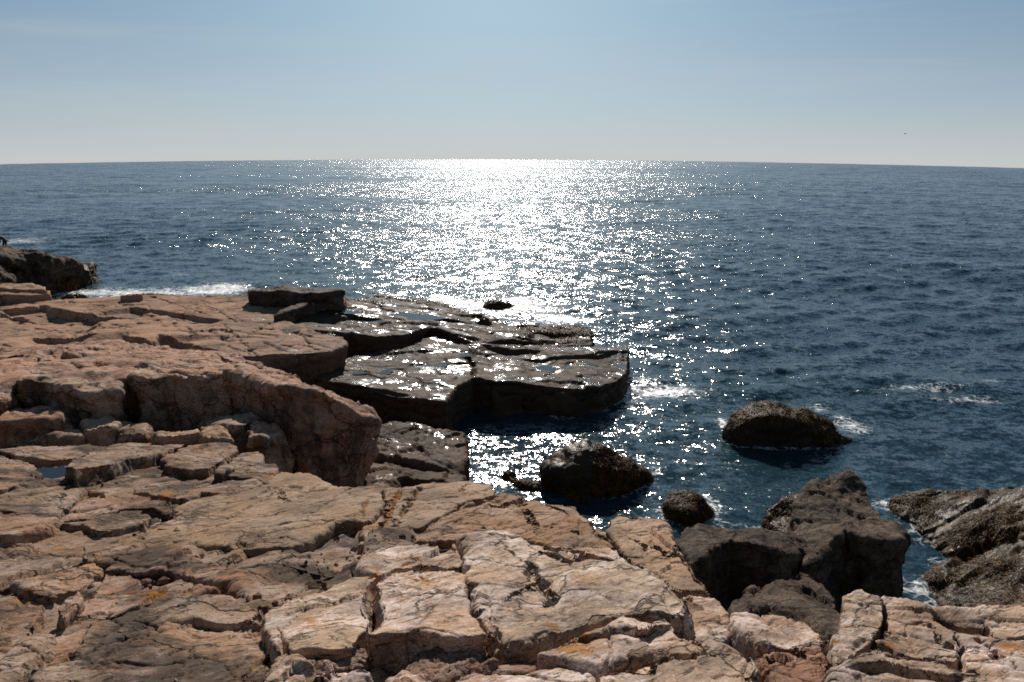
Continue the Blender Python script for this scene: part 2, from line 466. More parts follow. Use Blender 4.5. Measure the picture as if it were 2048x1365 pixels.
MAT = {
    'fore': rock_material('granite_foreground', (0.42, 0.265, 0.175), (0.40, 0.28, 0.20), pale=(0.70, 0.57, 0.50), k_dark=0.45, k_pale=0.75, orange=0.8, scale=1.3, bump=1.0),
    'foreleft': rock_material('granite_foreground_left', (0.30, 0.178, 0.108), (0.215, 0.142, 0.097), dark=(0.05, 0.038, 0.03), pale=(0.42, 0.325, 0.27), k_dark=0.85, k_pale=0.55, orange=0.5, scale=1.2, bump=1.1),
    'sheet': rock_material('granite_sheet', (0.36, 0.205, 0.115), (0.32, 0.20, 0.125), dark=(0.10, 0.085, 0.07), pale=(0.46, 0.34, 0.265), k_dark=0.45, k_pale=0.5, orange=0.15, scale=1.0),
    'red': rock_material('granite_reddish', (0.29, 0.14, 0.085), (0.26, 0.16, 0.11), pale=(0.45, 0.35, 0.3), k_dark=0.3, k_pale=0.45, orange=0.5, scale=1.6, bump=1.5),
    'cliff': rock_material('granite_cliff', (0.44, 0.265, 0.17), (0.35, 0.225, 0.155), dark=(0.07, 0.05, 0.04), k_dark=0.55, k_pale=0.35, scale=1.1, bump=1.6, grain=0.7, stain=0.7),
    'pink': rock_material('granite_pink_ledge', (0.44, 0.245, 0.15), (0.34, 0.21, 0.14), dark=(0.11, 0.085, 0.07), pale=(0.38, 0.24, 0.17), k_dark=0.5, k_pale=0.4, scale=0.7, grain=0.8, bump=0.9, wet=0.3, wet_level=2.0),
    'wet': rock_material('granite_wet', (0.145, 0.083, 0.048), (0.10, 0.064, 0.040), dark=(0.035, 0.03, 0.025), pale=(0.20, 0.15, 0.11), k_dark=0.6, k_pale=0.4, scale=0.9, grain=0.5, wet=0.75, wet_level=3.0, rough=0.75, bump=0.8, sheen=0.16),
    'shelf': rock_material('granite_shelf', (0.22, 0.13, 0.085), (0.13, 0.095, 0.07), dark=(0.05, 0.045, 0.04), pale=(0.32, 0.22, 0.16), k_dark=0.6, k_pale=0.3, scale=0.7, grain=0.4, wet=0.4, wet_level=1.9, rough=0.8, bump=0.8, sheen=0.2),
    'boulder': rock_material('basalt_boulder', (0.095, 0.060, 0.039), (0.060, 0.040, 0.028), dark=(0.02, 0.016, 0.014), pale=(0.18, 0.13, 0.095), k_dark=0.7, k_pale=0.6, scale=1.4, grain=0.9, bump=2.2, rough=0.7, wet_level=0.9),
    'weedy': rock_material('tide_rock', (0.045, 0.028, 0.016), (0.030, 0.020, 0.013), dark=(0.018, 0.015, 0.012), pale=(0.11, 0.085, 0.065), k_dark=0.6, k_pale=0.4, scale=0.8, grain=0.5, rough=0.55, wet_level=2.5, algae=0.9, bump=1.2, sheen=0.16),
}

# ---------------------------------------------------------------- block generator
F = lambda off=0.0: (7.4 + off, 0.0, -0.30)
g0, g1_ = hit(400, 1000, F()), hit(600, 930, F())
GRAIN = math.atan2(g1_[1] - g0[1], g1_[0] - g0[0])

def rbf_fit(P2, z, smooth=1e-4):
    n = len(P2)
    d = np.sqrt(((P2[:, None] - P2[None]) ** 2).sum(-1))
    A = np.zeros((n + 3, n + 3))
    A[:n, :n] = d + smooth * np.eye(n)
    A[:n, n] = 1; A[:n, n + 1:] = P2; A[n, :n] = 1; A[n + 1:, :n] = P2.T
    w = np.linalg.lstsq(A, np.concatenate([z, [0, 0, 0]]), rcond=None)[0]
    def f(Q):
        out = w[n] + Q @ w[n + 1:]
        for k in range(n):
            out = out + w[k] * np.sqrt(((Q - P2[k]) ** 2).sum(1))
        return out
    return f

def pts_of(poly, mode, plane):
    out = []
    for v in poly:
        px, py = v[0], v[1]
        e = v[2] if len(v) > 2 else 0.0
        if mode == 'plane': out.append(hit(px, py, plane, e))
        elif mode == 'z': out.append(hit(px, py, (e, 0, 0)))
        elif mode == 'Y':
            d = ray(px, py); t = e / d[1]
            out.append(np.array([d[0] * t, e, CAMZ + d[2] * t]))
    return np.array(out)

def block(name, poly, mat, mode='plane', plane=None, depth=1.0, parent=None, ctrl=(), cracks=(), steps=(),
          er=0.05, amp=0.03, L=0.6, fac=0.03, fL=0.4, taper=0.08, smin=None, density=1.0, aniso=0.4, gdir=None,
          tilt=(0, 0), joints=0.0, jL=None, detail=1.0, plate=0.8, bed=0.0, bedh=0.3, cap=70000, strata=0.0, lean=(0, 0), **tags):
    if plane is None: plane = F()
    W = pts_of(poly, mode, plane)
    if mode == 'plane' and tilt != (0, 0):
        c = W.mean(0)
        plane = (c[2] - (plane[1] + tilt[0]) * c[0] - (plane[2] + tilt[1]) * c[1], plane[1] + tilt[0], plane[2] + tilt[1])
        W = pts_of(poly, mode, plane)
    C = pts_of(ctrl, mode, plane) if len(ctrl) else np.zeros((0, 3))
    K = np.concatenate([W, C])
    dist = np.linalg.norm(W.mean(0) - np.array([0, 0, CAMZ]))
    fz = rbf_fit(K[:, :2], K[:, 2])
    # resample the outline and let it wander
    area = 0.5 * abs(np.sum(W[:, 0] * np.roll(W[:, 1], -1) - W[:, 1] * np.roll(W[:, 0], -1)))
    s = 0.0021 * dist / density
    s = max(s, math.sqrt(area / cap), smin or 0)
    out = []
    for k in range(len(W)):
        a, b = W[k, :2], W[(k + 1) % len(W), :2]
        n = max(1, int(np.linalg.norm(b - a) / (s * 1.2)))
        for j in range(n): out.append(a + (b - a) * j / n)
    O = np.array(out)
    q = np.concatenate([O, np.zeros((len(O), 1))], 1)
    wv = min(0.35, 0.10 * math.sqrt(area)) * 0.24
    er = er * 0.6; amp = amp * 0.8
    wl_ = 1.3 / max(0.25, math.sqrt(area) * 0.35)
    O = O + wv * np.stack([fbm(q * wl_, 5, 0.5), fbm(q * wl_ + 50, 5, 0.5)], 1)
    _, _, oi, ov = worley(np.concatenate([O, np.zeros((len(O), 1))], 1) * (wl_ * 1.6))
    O = O + wv * 0.8 * (RND[oi, 3:5] - 0.5)
    lo, hi = O.min(0), O.max(0)
    gx = np.arange(lo[0], hi[0], s); gy = np.arange(lo[1], hi[1], s * 0.87)
    GX, GY = np.meshgrid(gx, gy); GX = GX + (np.arange(len(gy))[:, None] % 2) * s * 0.5
    G = np.stack([GX.ravel(), GY.ravel()], 1)
    G = G[inside(G, O)]
    G = G + (np.random.RandomState(3).rand(*G.shape) - 0.5) * s * 0.35
    if len(G):
        dd = seg_dist(G, O, True) if len(O) < 160 else _near(G, O, s)
        G = G[dd > 0.55 * s]
    allp = np.concatenate([O, G])
    vv, ee, ff, _, _, _ = delaunay_2d_cdt([Vector(p) for p in allp.tolist()], [], [list(range(len(O)))], 1, 1e-7)
    V2 = np.array([(v.x, v.y) for v in vv])
    Fa = np.array([f for f in ff if len(f) == 3], dtype=np.int64)
    # orient up
    a, b, c = V2[Fa[:, 0]], V2[Fa[:, 1]], V2[Fa[:, 2]]
    cr = (b[:, 0] - a[:, 0]) * (c[:, 1] - a[:, 1]) - (b[:, 1] - a[:, 1]) * (c[:, 0] - a[:, 0])
    Fa[cr < 0] = Fa[cr < 0][:, ::-1]
    E = np.concatenate([Fa[:, [0, 1]], Fa[:, [1, 2]], Fa[:, [2, 0]]])
    key = E[:, 0] * 10000000 + E[:, 1]; rev = E[:, 1] * 10000000 + E[:, 0]
    BE = E[~np.isin(key, rev)]
    bidx = np.unique(BE)
    bpos = V2[bidx]
    dB = _near(V2, bpos, s)
    z = fz(V2)
    v3 = np.concatenate([V2, z[:, None]], 1)
    _, _, ci, _ = worley(v3 * (0.16 / max(er, 0.015)) + 3.3)
    ern = er * (0.35 + 2.1 * RND[ci, 4] ** 2 + 0.4 * fbm(v3 * (0.2 / max(er, 0.02)), 3))
    ern = np.clip(ern, er * 0.2, er * 2.6)
    t = np.clip(1 - dB / ern, 0, 1)
    z = z - ern * (0.42 * t + 0.45 * (1 - np.sqrt(np.maximum(0, 1 - t * t))))
    # traced joints and risers
    for st in steps:
        line, h, fall = st[0], st[1], st[2]
        Lp = pts_of([(p[0], p[1], _ez(p, poly, mode)) for p in line], mode, plane)[:, :2]
        jit = 0.10 * fall * np.stack([fbm(v3 * (1.2 / fall), 3), fbm(v3 * (1.2 / fall) + 9, 3)], 1)
        Q = V2 + jit
        best = np.full(len(Q), 1e9); sg = np.zeros(len(Q)); tt = np.zeros(len(Q))
        m = len(Lp) - 1
        for k in range(m):
            a_, b_ = Lp[k], Lp[k + 1]; ab = b_ - a_
            tk = np.clip(((Q - a_) @ ab) / (ab @ ab), 0, 1)
            w_ = Q - (a_ + tk[:, None] * ab); d_ = np.sqrt((w_ * w_).sum(1))
            side = ab[0] * w_[:, 1] - ab[1] * w_[:, 0]
            mk = d_ < best
            best = np.where(mk, d_, best); sg = np.where(mk, side, sg); tt = np.where(mk, (k + tk) / m, tt)
        end = np.clip(np.sin(np.pi * np.clip(tt, 0, 1)) * 2.2, 0, 1)
        ramp = np.clip(best / (1.5 * s), 0, 1)
        z -= np.where(sg < 0, h * end * ramp * np.exp(-(best / fall) ** 1.3), 0)
    for cr_ in cracks:
        line, w, dp = cr_[0], cr_[1], cr_[2]
        Lp = pts_of([(p[0], p[1], _ez(p, poly, mode)) for p in line], mode, plane)[:, :2]
        ww = max(w, 1.0 * s)
        jit = ww * 2.2 * np.stack([fbm(v3 * (0.22 / ww), 3), fbm(v3 * (0.22 / ww) + 9, 3)], 1)
        d_ = seg_dist(V2 + jit, Lp)
        mod = np.clip(0.75 + 0.9 * perlin(v3 * (0.12 / ww)), 0.15, 1.3)
        z -= dp * mod * np.exp(-(d_ / (ww * mod)) ** 2)
    top = np.concatenate([V2, z[:, None]], 1)
    # skirt
    nb = len(bidx); remap = np.full(len(V2), -1); remap[bidx] = np.arange(nb)
    be = remap[BE]
    en = np.zeros((nb, 2))
    ev = bpos[be[:, 1]] - bpos[be[:, 0]]
    nrm2 = np.stack([ev[:, 1], -ev[:, 0]], 1)
    np.add.at(en, be[:, 0], nrm2); np.add.at(en, be[:, 1], nrm2)
    nxt = np.arange(nb); nxt[be[:, 0]] = be[:, 1]; prv = np.arange(nb); prv[be[:, 1]] = be[:, 0]
    for _ in range(6): en = (en + en[nxt] + en[prv]) / 3
    en /= np.maximum(np.linalg.norm(en, axis=1), 1e-9)[:, None]
    nl = int(np.clip(depth / (s * 1.5), 3, 46))
    rings = []
    tz = z[bidx]
    for k in range(1, nl + 1):
        u = (k / nl) ** 1.15
        off = taper * depth * (u if taper > 0 else u * 1.0)
        cur = bpos + en * (off + 0.35 * er * math.sin(min(1.0, u * depth / max(er, 1e-3)) * math.pi / 2))
        cur = cur + np.array(lean) * u ** 1.6
        rings.append(np.concatenate([cur, (tz - u * depth)[:, None]], 1))
    V = np.concatenate([top] + rings)
    n0 = len(top)
    Q = []
    lvl = [bidx] + [n0 + k * nb + np.arange(nb) for k in range(nl)]
    for k in range(nl):
        A_, B_ = lvl[k], lvl[k + 1]
        i, j = be[:, 0], be[:, 1]
        Q.append(np.stack([A_[j], A_[i], B_[i]], 1)); Q.append(np.stack([A_[j], B_[i], B_[j]], 1))
    Fall = np.concatenate([Fa] + Q)
    # vertex normals
    def vn(V):
        fa = np.cross(V[Fall[:, 1]] - V[Fall[:, 0]], V[Fall[:, 2]] - V[Fall[:, 0]])
        N = np.zeros_like(V)
        for k in range(3): np.add.at(N, Fall[:, k], fa)
        return N / np.maximum(np.linalg.norm(N, axis=1), 1e-12)[:, None]
    N = vn(V)
    istop = np.zeros(len(V)); istop[:n0] = 1
    gd = GRAIN if gdir is None else gdir
    cs, sn = math.cos(gd), math.sin(gd)
    U = np.stack([(V[:, 0] * cs + V[:, 1] * sn) * aniso, -V[:, 0] * sn + V[:, 1] * cs, V[:, 2] * 1.3], 1)
    Uw = U + 0.16 * fL * np.stack([fbm(U / fL, 4), fbm(U / fL + 31, 4), fbm(U / fL + 67, 4)], 1) * 1.5
    h = amp * 0.75 * fbm(V / L, 3, 0.5)
    h = h + amp * 0.22 * fbm(U / (L * 0.28), 4, 0.5)
    F1, F2, idx, vec = worley(Uw / fL)
    edge = np.exp(-((F2 - F1) / 0.10) ** 2)
    h = h + fac * ((RND[idx, 3] - 0.5) * 1.0 + (vec * (RND[idx, 3:6] - 0.5)).sum(1) * 2.2) * (1 - 0.2 * edge)
    F1b, F2b, idb, vecb = worley(Uw / (fL * 0.30) + 11.7)
    h = h + fac * 0.22 * ((RND[idb, 3] - 0.5) + (vecb * (RND[idb, 3:6] - 0.5)).sum(1) * 2.0) * detail
    # thin sheets flaked off the surface
    q_ = fbm(U / (L * 1.3) + 21, 5, 0.52)
    tw = 0.035 + 0.5 * s / L
    for th in (-0.42, -0.12, 0.16, 0.45):
        h = h + plate * amp * (1 / (1 + np.exp(-np.clip((q_ - th) / tw, -30, 30))) - 0.5)
    if joints > 0:
        jl = jL or fL * 2.0
        Vw = V + 0.12 * jl * np.stack([fbm(V / jl * 1.7, 4), fbm(V / jl * 1.7 + 5, 4), fbm(V / jl * 1.7 + 8, 4)], 1)
        J1, J2, ji, _ = worley(Vw / jl * np.array([1, 1, 0.35]))
        wj = 1.3 * s / jl
        msk = np.clip(0.5 + 1.4 * perlin(V / (jl * 1.3) + 40), 0, 1)
        h = h - joints * msk * np.exp(-((J2 - J1) / max(wj, 0.025)) ** 2)
        K1, K2, ki, _ = worley(Vw / (jl * 0.42) * np.array([1, 1, 0.35]) + 5.5)
        msk = np.clip(0.1 + 2.0 * perlin(V / (jl * 1.1) + 70), 0, 1)
        h = h - 0.45 * joints * msk * np.exp(-((K2 - K1) / max(wj * 2.0, 0.03)) ** 2)
    if strata > 0:
        sv = U[:, 1] / (0.16 * L) + 1.2 * fbm(V / L, 3)
        zz = np.abs((sv * 0.5) % 1.0 - 0.5) * 2
        h = h + strata * (np.abs(zz) ** 0.6 - 0.5) * (0.6 + 0.6 * fbm(V / (L * 0.7) + 4, 3))
    # bedding that shows on the steep faces
    steep = np.clip(1.15 - 1.3 * np.abs(N[:, 2]), 0, 1)
    bz = V[:, 2] / bedh + 0.9 * fbm(V / (bedh * 6), 3) + 0.15 * V[:, 0]
    fr = bz % 1.0
    lay = np.floor(bz)
    off_l = np.sin(lay * 12.9898 + 4.1) * 0.5
    h = h + bed * steep * (off_l + 0.5 * np.clip(fr * 3, 0, 1) - 0.6 * np.exp(-((fr - 0.04) / 0.07) ** 2))
    nz = N.copy()
    V = V + nz * h[:, None]
    org = np.array([W[:, 0].mean(), W[:, 1].mean(), W[:, 2].min() - depth])
    me = mesh_from(name, V - org, Fall, True, MAT[mat] if isinstance(mat, str) else mat)
    loc = org.copy()
    if parent is not None: loc = loc - np.array(parent.location)
    o = link(name, me, parent, tuple(loc), **tags)
    o_info[o.name] = (V, N if False else None, Fall, n0)
    return o
o_info = {}

def _ez(p, poly, mode):
    if len(p) > 2: return p[2]
    if mode == 'plane': return 0.0
    w = [(1.0 / ((p[0] - v[0]) ** 2 + 4 * (p[1] - v[1]) ** 2 + 9.0), v[2]) for v in poly]
    return sum(a * b for a, b in w) / sum(a for a, b in w)

def _near(P, B, s):
    """distance from P to the nearest of the densely sampled border points B"""
    from mathutils.kdtree import KDTree
    kd = KDTree(len(B))
    for i, b in enumerate(B.tolist()): kd.insert((b[0], b[1], 0), i)
    kd.balance()
    f = kd.find
    return np.array([f((x, y, 0))[2] for x, y in P.tolist()])

def empty(name, px, py, plane, **tags):
    p = hit(px, py, plane)
    return link(name, None, None, tuple(p), **tags)
# ---------------------------------------------------------------- bedrock under the near rocks
seabed_m = MAT['weedy']
bed = block('bedrock', [(-420, 925), (0, 915), (200, 905), (470, 915), (560, 955), (700, 985), (960, 1000), (1140, 1050), (1230, 1120), (1390, 1230), (1440, 1310),
                        (1600, 1400), (1690, 1330), (1780, 1260), (2100, 1260), (2500, 1260), (3000, 1750), (-1200, 1750)], 'foreleft', plane=F(-0.15), depth=5.5, taper=0.02,
            er=0.10, amp=0.05, L=0.8, fac=0.07, fL=0.4, density=0.8, cap=60000, kind='structure')

def group_of(label, cat='rock outcrop', at=(1000, 1200), off=-0.5):
    return empty('rock_outcrop', at[0], at[1], F(off), label=label, category=cat) if False else link('rock_outcrop', None, None, tuple(hit(at[0], at[1], F(off))), label=label, cat=cat)

def slabs(parent, rows, mat, **kw):
    for i_, r in enumerate(rows):
        rq = random.Random(i_ * 7 + len(rows))
        k = dict(tilt=(rq.uniform(-.07, .07), rq.uniform(-.10, .12)), depth=0.55, er=0.013, amp=0.024, L=0.55, fac=0.022, fL=0.5, taper=0.05, joints=0.024, jL=0.5, strata=0.003, aniso=0.3, density=1.2, bed=0.005, bedh=0.10)
        k.update(kw)
        if len(r) > 2: k.update(r[2])
        m = k.pop('mat', mat)
        block('slab', r[1], m, plane=F(r[0]), parent=parent, **k)

# --- left slope
left = group_of('weathered pink-brown granite slope at the lower left in overlapping diagonal slabs', at=(250, 1150))
slabs(left, [
    (0.05, [(-60, 905), (0, 901), (50, 891), (110, 888), (196, 892), (180, 905), (160, 912), (110, 919), (88, 921), (40, 912), (0, 905), (-60, 912)]),
    (0.0, [(-60, 918), (0, 915), (30, 921), (62, 931), (84, 943), (60, 958), (25, 972), (0, 979), (-60, 985)]),
    (0.10, [(197, 892), (230, 885), (290, 877), (350, 873), (388, 880), (350, 896), (320, 906), (300, 911), (250, 918), (190, 930), (150, 937), (126, 930), (160, 914)], dict(tilt=(0.0, -0.04))),
    (-0.03, [(150, 940), (205, 931), (212, 936), (190, 944), (160, 957), (140, 950)], dict(depth=.3)),
    (0.07, [(350, 903), (388, 881), (430, 886), (474, 893), (470, 903), (412, 938), (380, 940), (330, 932), (327, 915)], dict(tilt=(0.05, 0))),
    (0.06, [(445, 930), (477, 908), (515, 902), (522, 916), (520, 928), (490, 932), (430, 947)], dict(tilt=(-.03, -.05))),
    (0.05, [(480, 936), (520, 930), (553, 928), (557, 936), (545, 958), (530, 968), (505, 957), (452, 952)]),
    (-0.05, [(215, 958), (240, 940), (330, 933), (380, 942), (430, 948), (505, 960), (528, 970), (470, 990), (400, 985), (380, 1000), (310, 990), (240, 985), (190, 990), (150, 975), (160, 960)], dict(er=.02)),
    (-0.03, [(-60, 985), (20, 975), (75, 960), (140, 956), (160, 975), (150, 1000), (110, 1028), (60, 1022), (-60, 1024)], dict(er=.02, cracks=[([(125, 957), (135, 975), (118, 1005), (110, 1030)], .012, .05)])),
    (0.04, [(-60, 1024), (0, 1018), (20, 1022), (60, 1023), (105, 1028), (122, 1042), (95, 1054), (30, 1066), (-60, 1072)], dict(er=.06)),
    (-0.02, [(112, 1040), (155, 1000), (190, 992), (240, 988), (300, 992), (345, 1005), (355, 1018), (335, 1028), (300, 1012), (240, 1018), (180, 1038), (120, 1046)], dict(fac=.04)),
    (0.03, [(120, 1047), (180, 1038), (240, 1018), (288, 1015), (303, 1032), (284, 1046), (220, 1061), (195, 1062), (165, 1048)], dict(er=.015)),
    (-0.06, [(-60, 1080), (30, 1068), (105, 1052), (165, 1050), (195, 1064), (285, 1060), (288, 1072), (255, 1092), (240, 1096), (160, 1122), (70, 1156), (-60, 1200)], dict(fac=.045)),
    (-0.04, [(165, 1090), (200, 1075), (265, 1072), (288, 1078), (262, 1098), (240, 1112), (205, 1128), (165, 1118)], dict(er=.05)),
    (-0.08, [(30, 1172), (70, 1158), (130, 1128), (170, 1120), (205, 1130), (200, 1140), (185, 1160), (160, 1176), (130, 1182), (78, 1190)], dict(fac=.06)),
    (-0.10, [(-60, 1208), (28, 1172), (78, 1190), (82, 1225), (60, 1262), (20, 1322), (-60, 1380)], dict(fac=.05)),
    (-0.02, [(112, 1210), (155, 1178), (165, 1180), (165, 1200), (125, 1232), (112, 1222)], dict(er=.02)),
    (-0.05, [(45, 1268), (65, 1252), (95, 1260), (98, 1275), (70, 1320), (20, 1370), (-60, 1440), (-60, 1400)], dict(er=.08)),
    (-0.09, [(213, 1148), (258, 1147), (300, 1175), (395, 1176), (430, 1180), (370, 1196), (290, 1207), (180, 1250), (140, 1310), (60, 1372), (48, 1345), (95, 1280), (130, 1240), (170, 1200)], dict(fac=.05)),
    (-0.06, [(213, 1143), (255, 1099), (290, 1094), (335, 1096), (400, 1112), (470, 1140), (498, 1164), (440, 1168), (380, 1152), (330, 1142), (240, 1140)], dict(er=.03, depth=.35)),
    (0.0, [(60, 1420), (150, 1302), (182, 1252), (290, 1208), (372, 1197), (445, 1190), (520, 1206), (536, 1238), (430, 1244), (385, 1238), (300, 1262), (225, 1300), (160, 1335), (120, 1420)], dict(er=.05)),
    (-0.03, [(150, 1345), (240, 1300), (320, 1262), (400, 1245), (440, 1248), (536, 1242), (545, 1330), (548, 1460), (150, 1460)], dict(fac=.06, er=.05, cracks=[([(180, 1310), (300, 1285), (380, 1262), (470, 1262)], .02, .06)])),
    (0.08, [(66, 1340), (110, 1330), (190, 1338), (280, 1352), (400, 1346), (520, 1345), (545, 1460), (80, 1460)], dict(er=.03)),
    (-0.10, [(470, 1185), (455, 1170), (480, 1145), (540, 1130), (600, 1133), (655, 1158), (660, 1175), (610, 1190), (560, 1200), (535, 1222), (500, 1205)], dict(fac=.05, er=.07)),
    (-0.09, [(500, 1130), (560, 1110), (620, 1100), (645, 1118), (660, 1150), (600, 1135), (540, 1130)], dict(fac=.05, er=.05)),
], 'foreleft')

# --- smooth sheet that rises behind them
sheet = link('rock_ledge', None, None, tuple(hit(600, 1040, F(-.5))), label='smooth tan granite sheet with a squared front edge and fine diagonal cracks', cat='rock ledge')
slabs(sheet, [
    (0.0, [(288, 1070), (310, 1040), (355, 1010), (385, 998), (470, 990), (530, 970), (560, 942), (600, 946), (660, 968), (760, 975), (765, 1005), (745, 1040), (722, 1046), (668, 1048),
           (655, 1062), (600, 1088), (520, 1098), (440, 1098), (390, 1092), (330, 1082)],
     dict(er=.03, amp=.016, fac=.018, joints=.012, cracks=[([(430, 1062), (520, 1062), (580, 1046), (665, 1045)], .015, .06), ([(400, 1075), (450, 1040), (520, 1000), (580, 985)], .008, .02),
          ([(560, 980), (565, 992), (575, 1000)], .012, .04), ([(700, 975), (660, 1005), (625, 1030)], .008, .03), ([(640, 968), (600, 990)], .007, .02), ([(410, 985), (500, 975), (560, 978)], .01, .03),
          ([(310, 1050), (400, 1010), (470, 995)], .008, .03)])),
    (-0.01, [(765, 977), (850, 969), (880, 967), (905, 966), (930, 962), (975, 967), (998, 980), (985, 990), (935, 1002), (890, 1026), (850, 1048), (820, 1062), (775, 1080), (722, 1090), (724, 1052), (748, 1040), (768, 1005)],
     dict(er=.025, amp=.014, fac=.018, cracks=[([(800, 980), (780, 1010), (765, 1045), (762, 1070)], .02, .10), ([(835, 975), (815, 1005), (800, 1030), (790, 1058)], .03, .14), ([(935, 968), (920, 985)], .012, .05),
          ([(735, 980), (722, 1005), (724, 1040)], .012, .05), ([(850, 1000), (900, 996), (960, 985)], .012, .04)])),
    (-0.03, [(790, 1082), (830, 1064), (900, 1030), (945, 1004), (1000, 986), (1040, 985), (1080, 1000), (1110, 1012), (1150, 1035), (1200, 1066), (1228, 1092), (1190, 1100), (1100, 1090), (1010, 1068), (925, 1076), (860, 1082)],
     dict(fac=.035, er=.03, cracks=[([(870, 1040), (930, 1020), (985, 992)], .05, .16), ([(1045, 1000), (1060, 1030), (1075, 1050), (1070, 1065)], .012, .05), ([(950, 1010), (1000, 1008), (1040, 995)], .03, .08)])),
    (-0.05, [(1085, 1004), (1110, 1006), (1150, 1012), (1162, 1030), (1200, 1052), (1240, 1078), (1243, 1098), (1225, 1085), (1180, 1052), (1120, 1015)], dict(mat='cliff', er=.03)),
    (-0.20, [(640, 1150), (660, 1110), (700, 1098), (750, 1068), (800, 1070), (850, 1082), (800, 1088), (748, 1100), (735, 1130), (725, 1150), (690, 1160)], dict(fac=.05)),
    (-0.24, [(650, 1060), (735, 1050), (735, 1110), (650, 1115)], dict(mat='foreleft')),
], 'sheet')

# --- centre blocks
centre = group_of('massive pale granite blocks at bottom centre split by a crooked fissure, spotted with orange lichen', at=(1000, 1250))
slabs(centre, [
    (0.10, [(527, 1235), (545, 1214), (600, 1188), (680, 1163), (735, 1149), (753, 1153), (740, 1170), (736, 1205), (745, 1235), (738, 1256), (722, 1266), (712, 1292), (650, 1298), (590, 1300), (575, 1276), (556, 1252), (560, 1300), (540, 1270)], dict(depth=.7)),
    (0.14, [(757, 1156), (790, 1140), (860, 1131), (902, 1138), (928, 1152), (935, 1190), (940, 1225), (958, 1245), (968, 1270), (900, 1276), (830, 1264), (730, 1266), (748, 1245), (760, 1228), (752, 1195), (752, 1165)], dict(depth=.8)),
    (0.14, [(925, 1077), (1010, 1066), (1100, 1090), (1180, 1106), (1260, 1126), (1332, 1160), (1376, 1188), (1372, 1222), (1300, 1222), (1200, 1236), (1130, 1258), (1060, 1282), (1002, 1284), (985, 1262), (955, 1232), (948, 1200), (944, 1160), (930, 1130)],
     dict(depth=.8, er=.05, cracks=[([(1000, 1090), (1050, 1120), (1070, 1145), (1080, 1165), (1105, 1180)], .02, .08), ([(1100, 1200), (1130, 1185), (1180, 1180)], .012, .05), ([(1010, 1200), (1040, 1175), (1080, 1160)], .008, .03), ([(1075, 1100), (1150, 1108), (1210, 1105)], .03, .08)])),
    (0.09, [(728, 1140), (745, 1096), (800, 1083), (870, 1086), (922, 1082), (924, 1130), (900, 1136), (860, 1129), (790, 1137), (760, 1150), (738, 1150)], dict(depth=.6, fac=.045)),
    (-0.02, [(1100, 1088), (1180, 1085), (1228, 1094), (1262, 1122), (1255, 1126), (1180, 1104), (1105, 1092)], dict(er=.02)),
], 'fore')

# --- right-hand slab
rightslab = group_of('long pinkish granite slab sloping down to the right beside the dark boulders', cat='rock slab', at=(1380, 1200))
slabs(rightslab, [
    (-0.08, [(1216, 1062), (1220, 1040), (1236, 1028), (1300, 1035), (1336, 1050), (1350, 1082), (1384, 1122), (1408, 1160), (1418, 1188), (1402, 1182), (1350, 1176), (1320, 1160), (1266, 1124), (1240, 1094)], dict(depth=3.2, mat='sheet', cracks=[([(1235, 1070), (1300, 1090), (1350, 1100)], .01, .04)])),
    (-0.12, [(1330, 1170), (1400, 1183), (1420, 1190), (1440, 1208), (1458, 1230), (1470, 1262), (1440, 1284), (1400, 1282), (1370, 1300), (1340, 1250), (1376, 1225), (1378, 1190)], dict(depth=3.0, mat='fore')),
], 'fore')

lower = group_of('rough lichen-crusted granite blocks along the bottom edge right of centre', at=(1350, 1320))
slabs(lower, [
    (0.10, [(1074, 1308), (1120, 1286), (1200, 1250), (1260, 1233), (1320, 1228), (1346, 1240), (1365, 1262), (1425, 1292), (1400, 1305), (1330, 1308), (1260, 1316), (1200, 1334), (1120, 1318)], dict(er=.04, steps=[([(1140, 1275), (1240, 1262), (1345, 1242)], .05, .12)])),
    (0.15, [(1195, 1345), (1260, 1318), (1330, 1310), (1430, 1295), (1500, 1302), (1518, 1330), (1560, 1460), (1170, 1460)], dict(er=.05, fac=.05)),
    (-0.02, [(1460, 1226), (1490, 1218), (1560, 1225), (1620, 1240), (1662, 1278), (1630, 1286), (1575, 1296), (1520, 1290), (1485, 1264)], dict(er=.035, depth=1.6)),
    (0.02, [(1520, 1300), (1560, 1292), (1640, 1284), (1662, 1302), (1666, 1330), (1690, 1372), (1720, 1460), (1575, 1460), (1535, 1345)], dict(mat='red', fac=.06, er=.06, depth=1.0)),
    (0.02, [(880, 1366), (940, 1350), (1030, 1353), (1110, 1330), (1190, 1338), (1170, 1460), (860, 1460)], dict(er=.05)),
    (-0.03, [(940, 1346), (990, 1322), (1050, 1311), (1084, 1325), (1070, 1344), (1000, 1354)], dict(mat='red', er=.05, depth=.4)),
], 'fore')

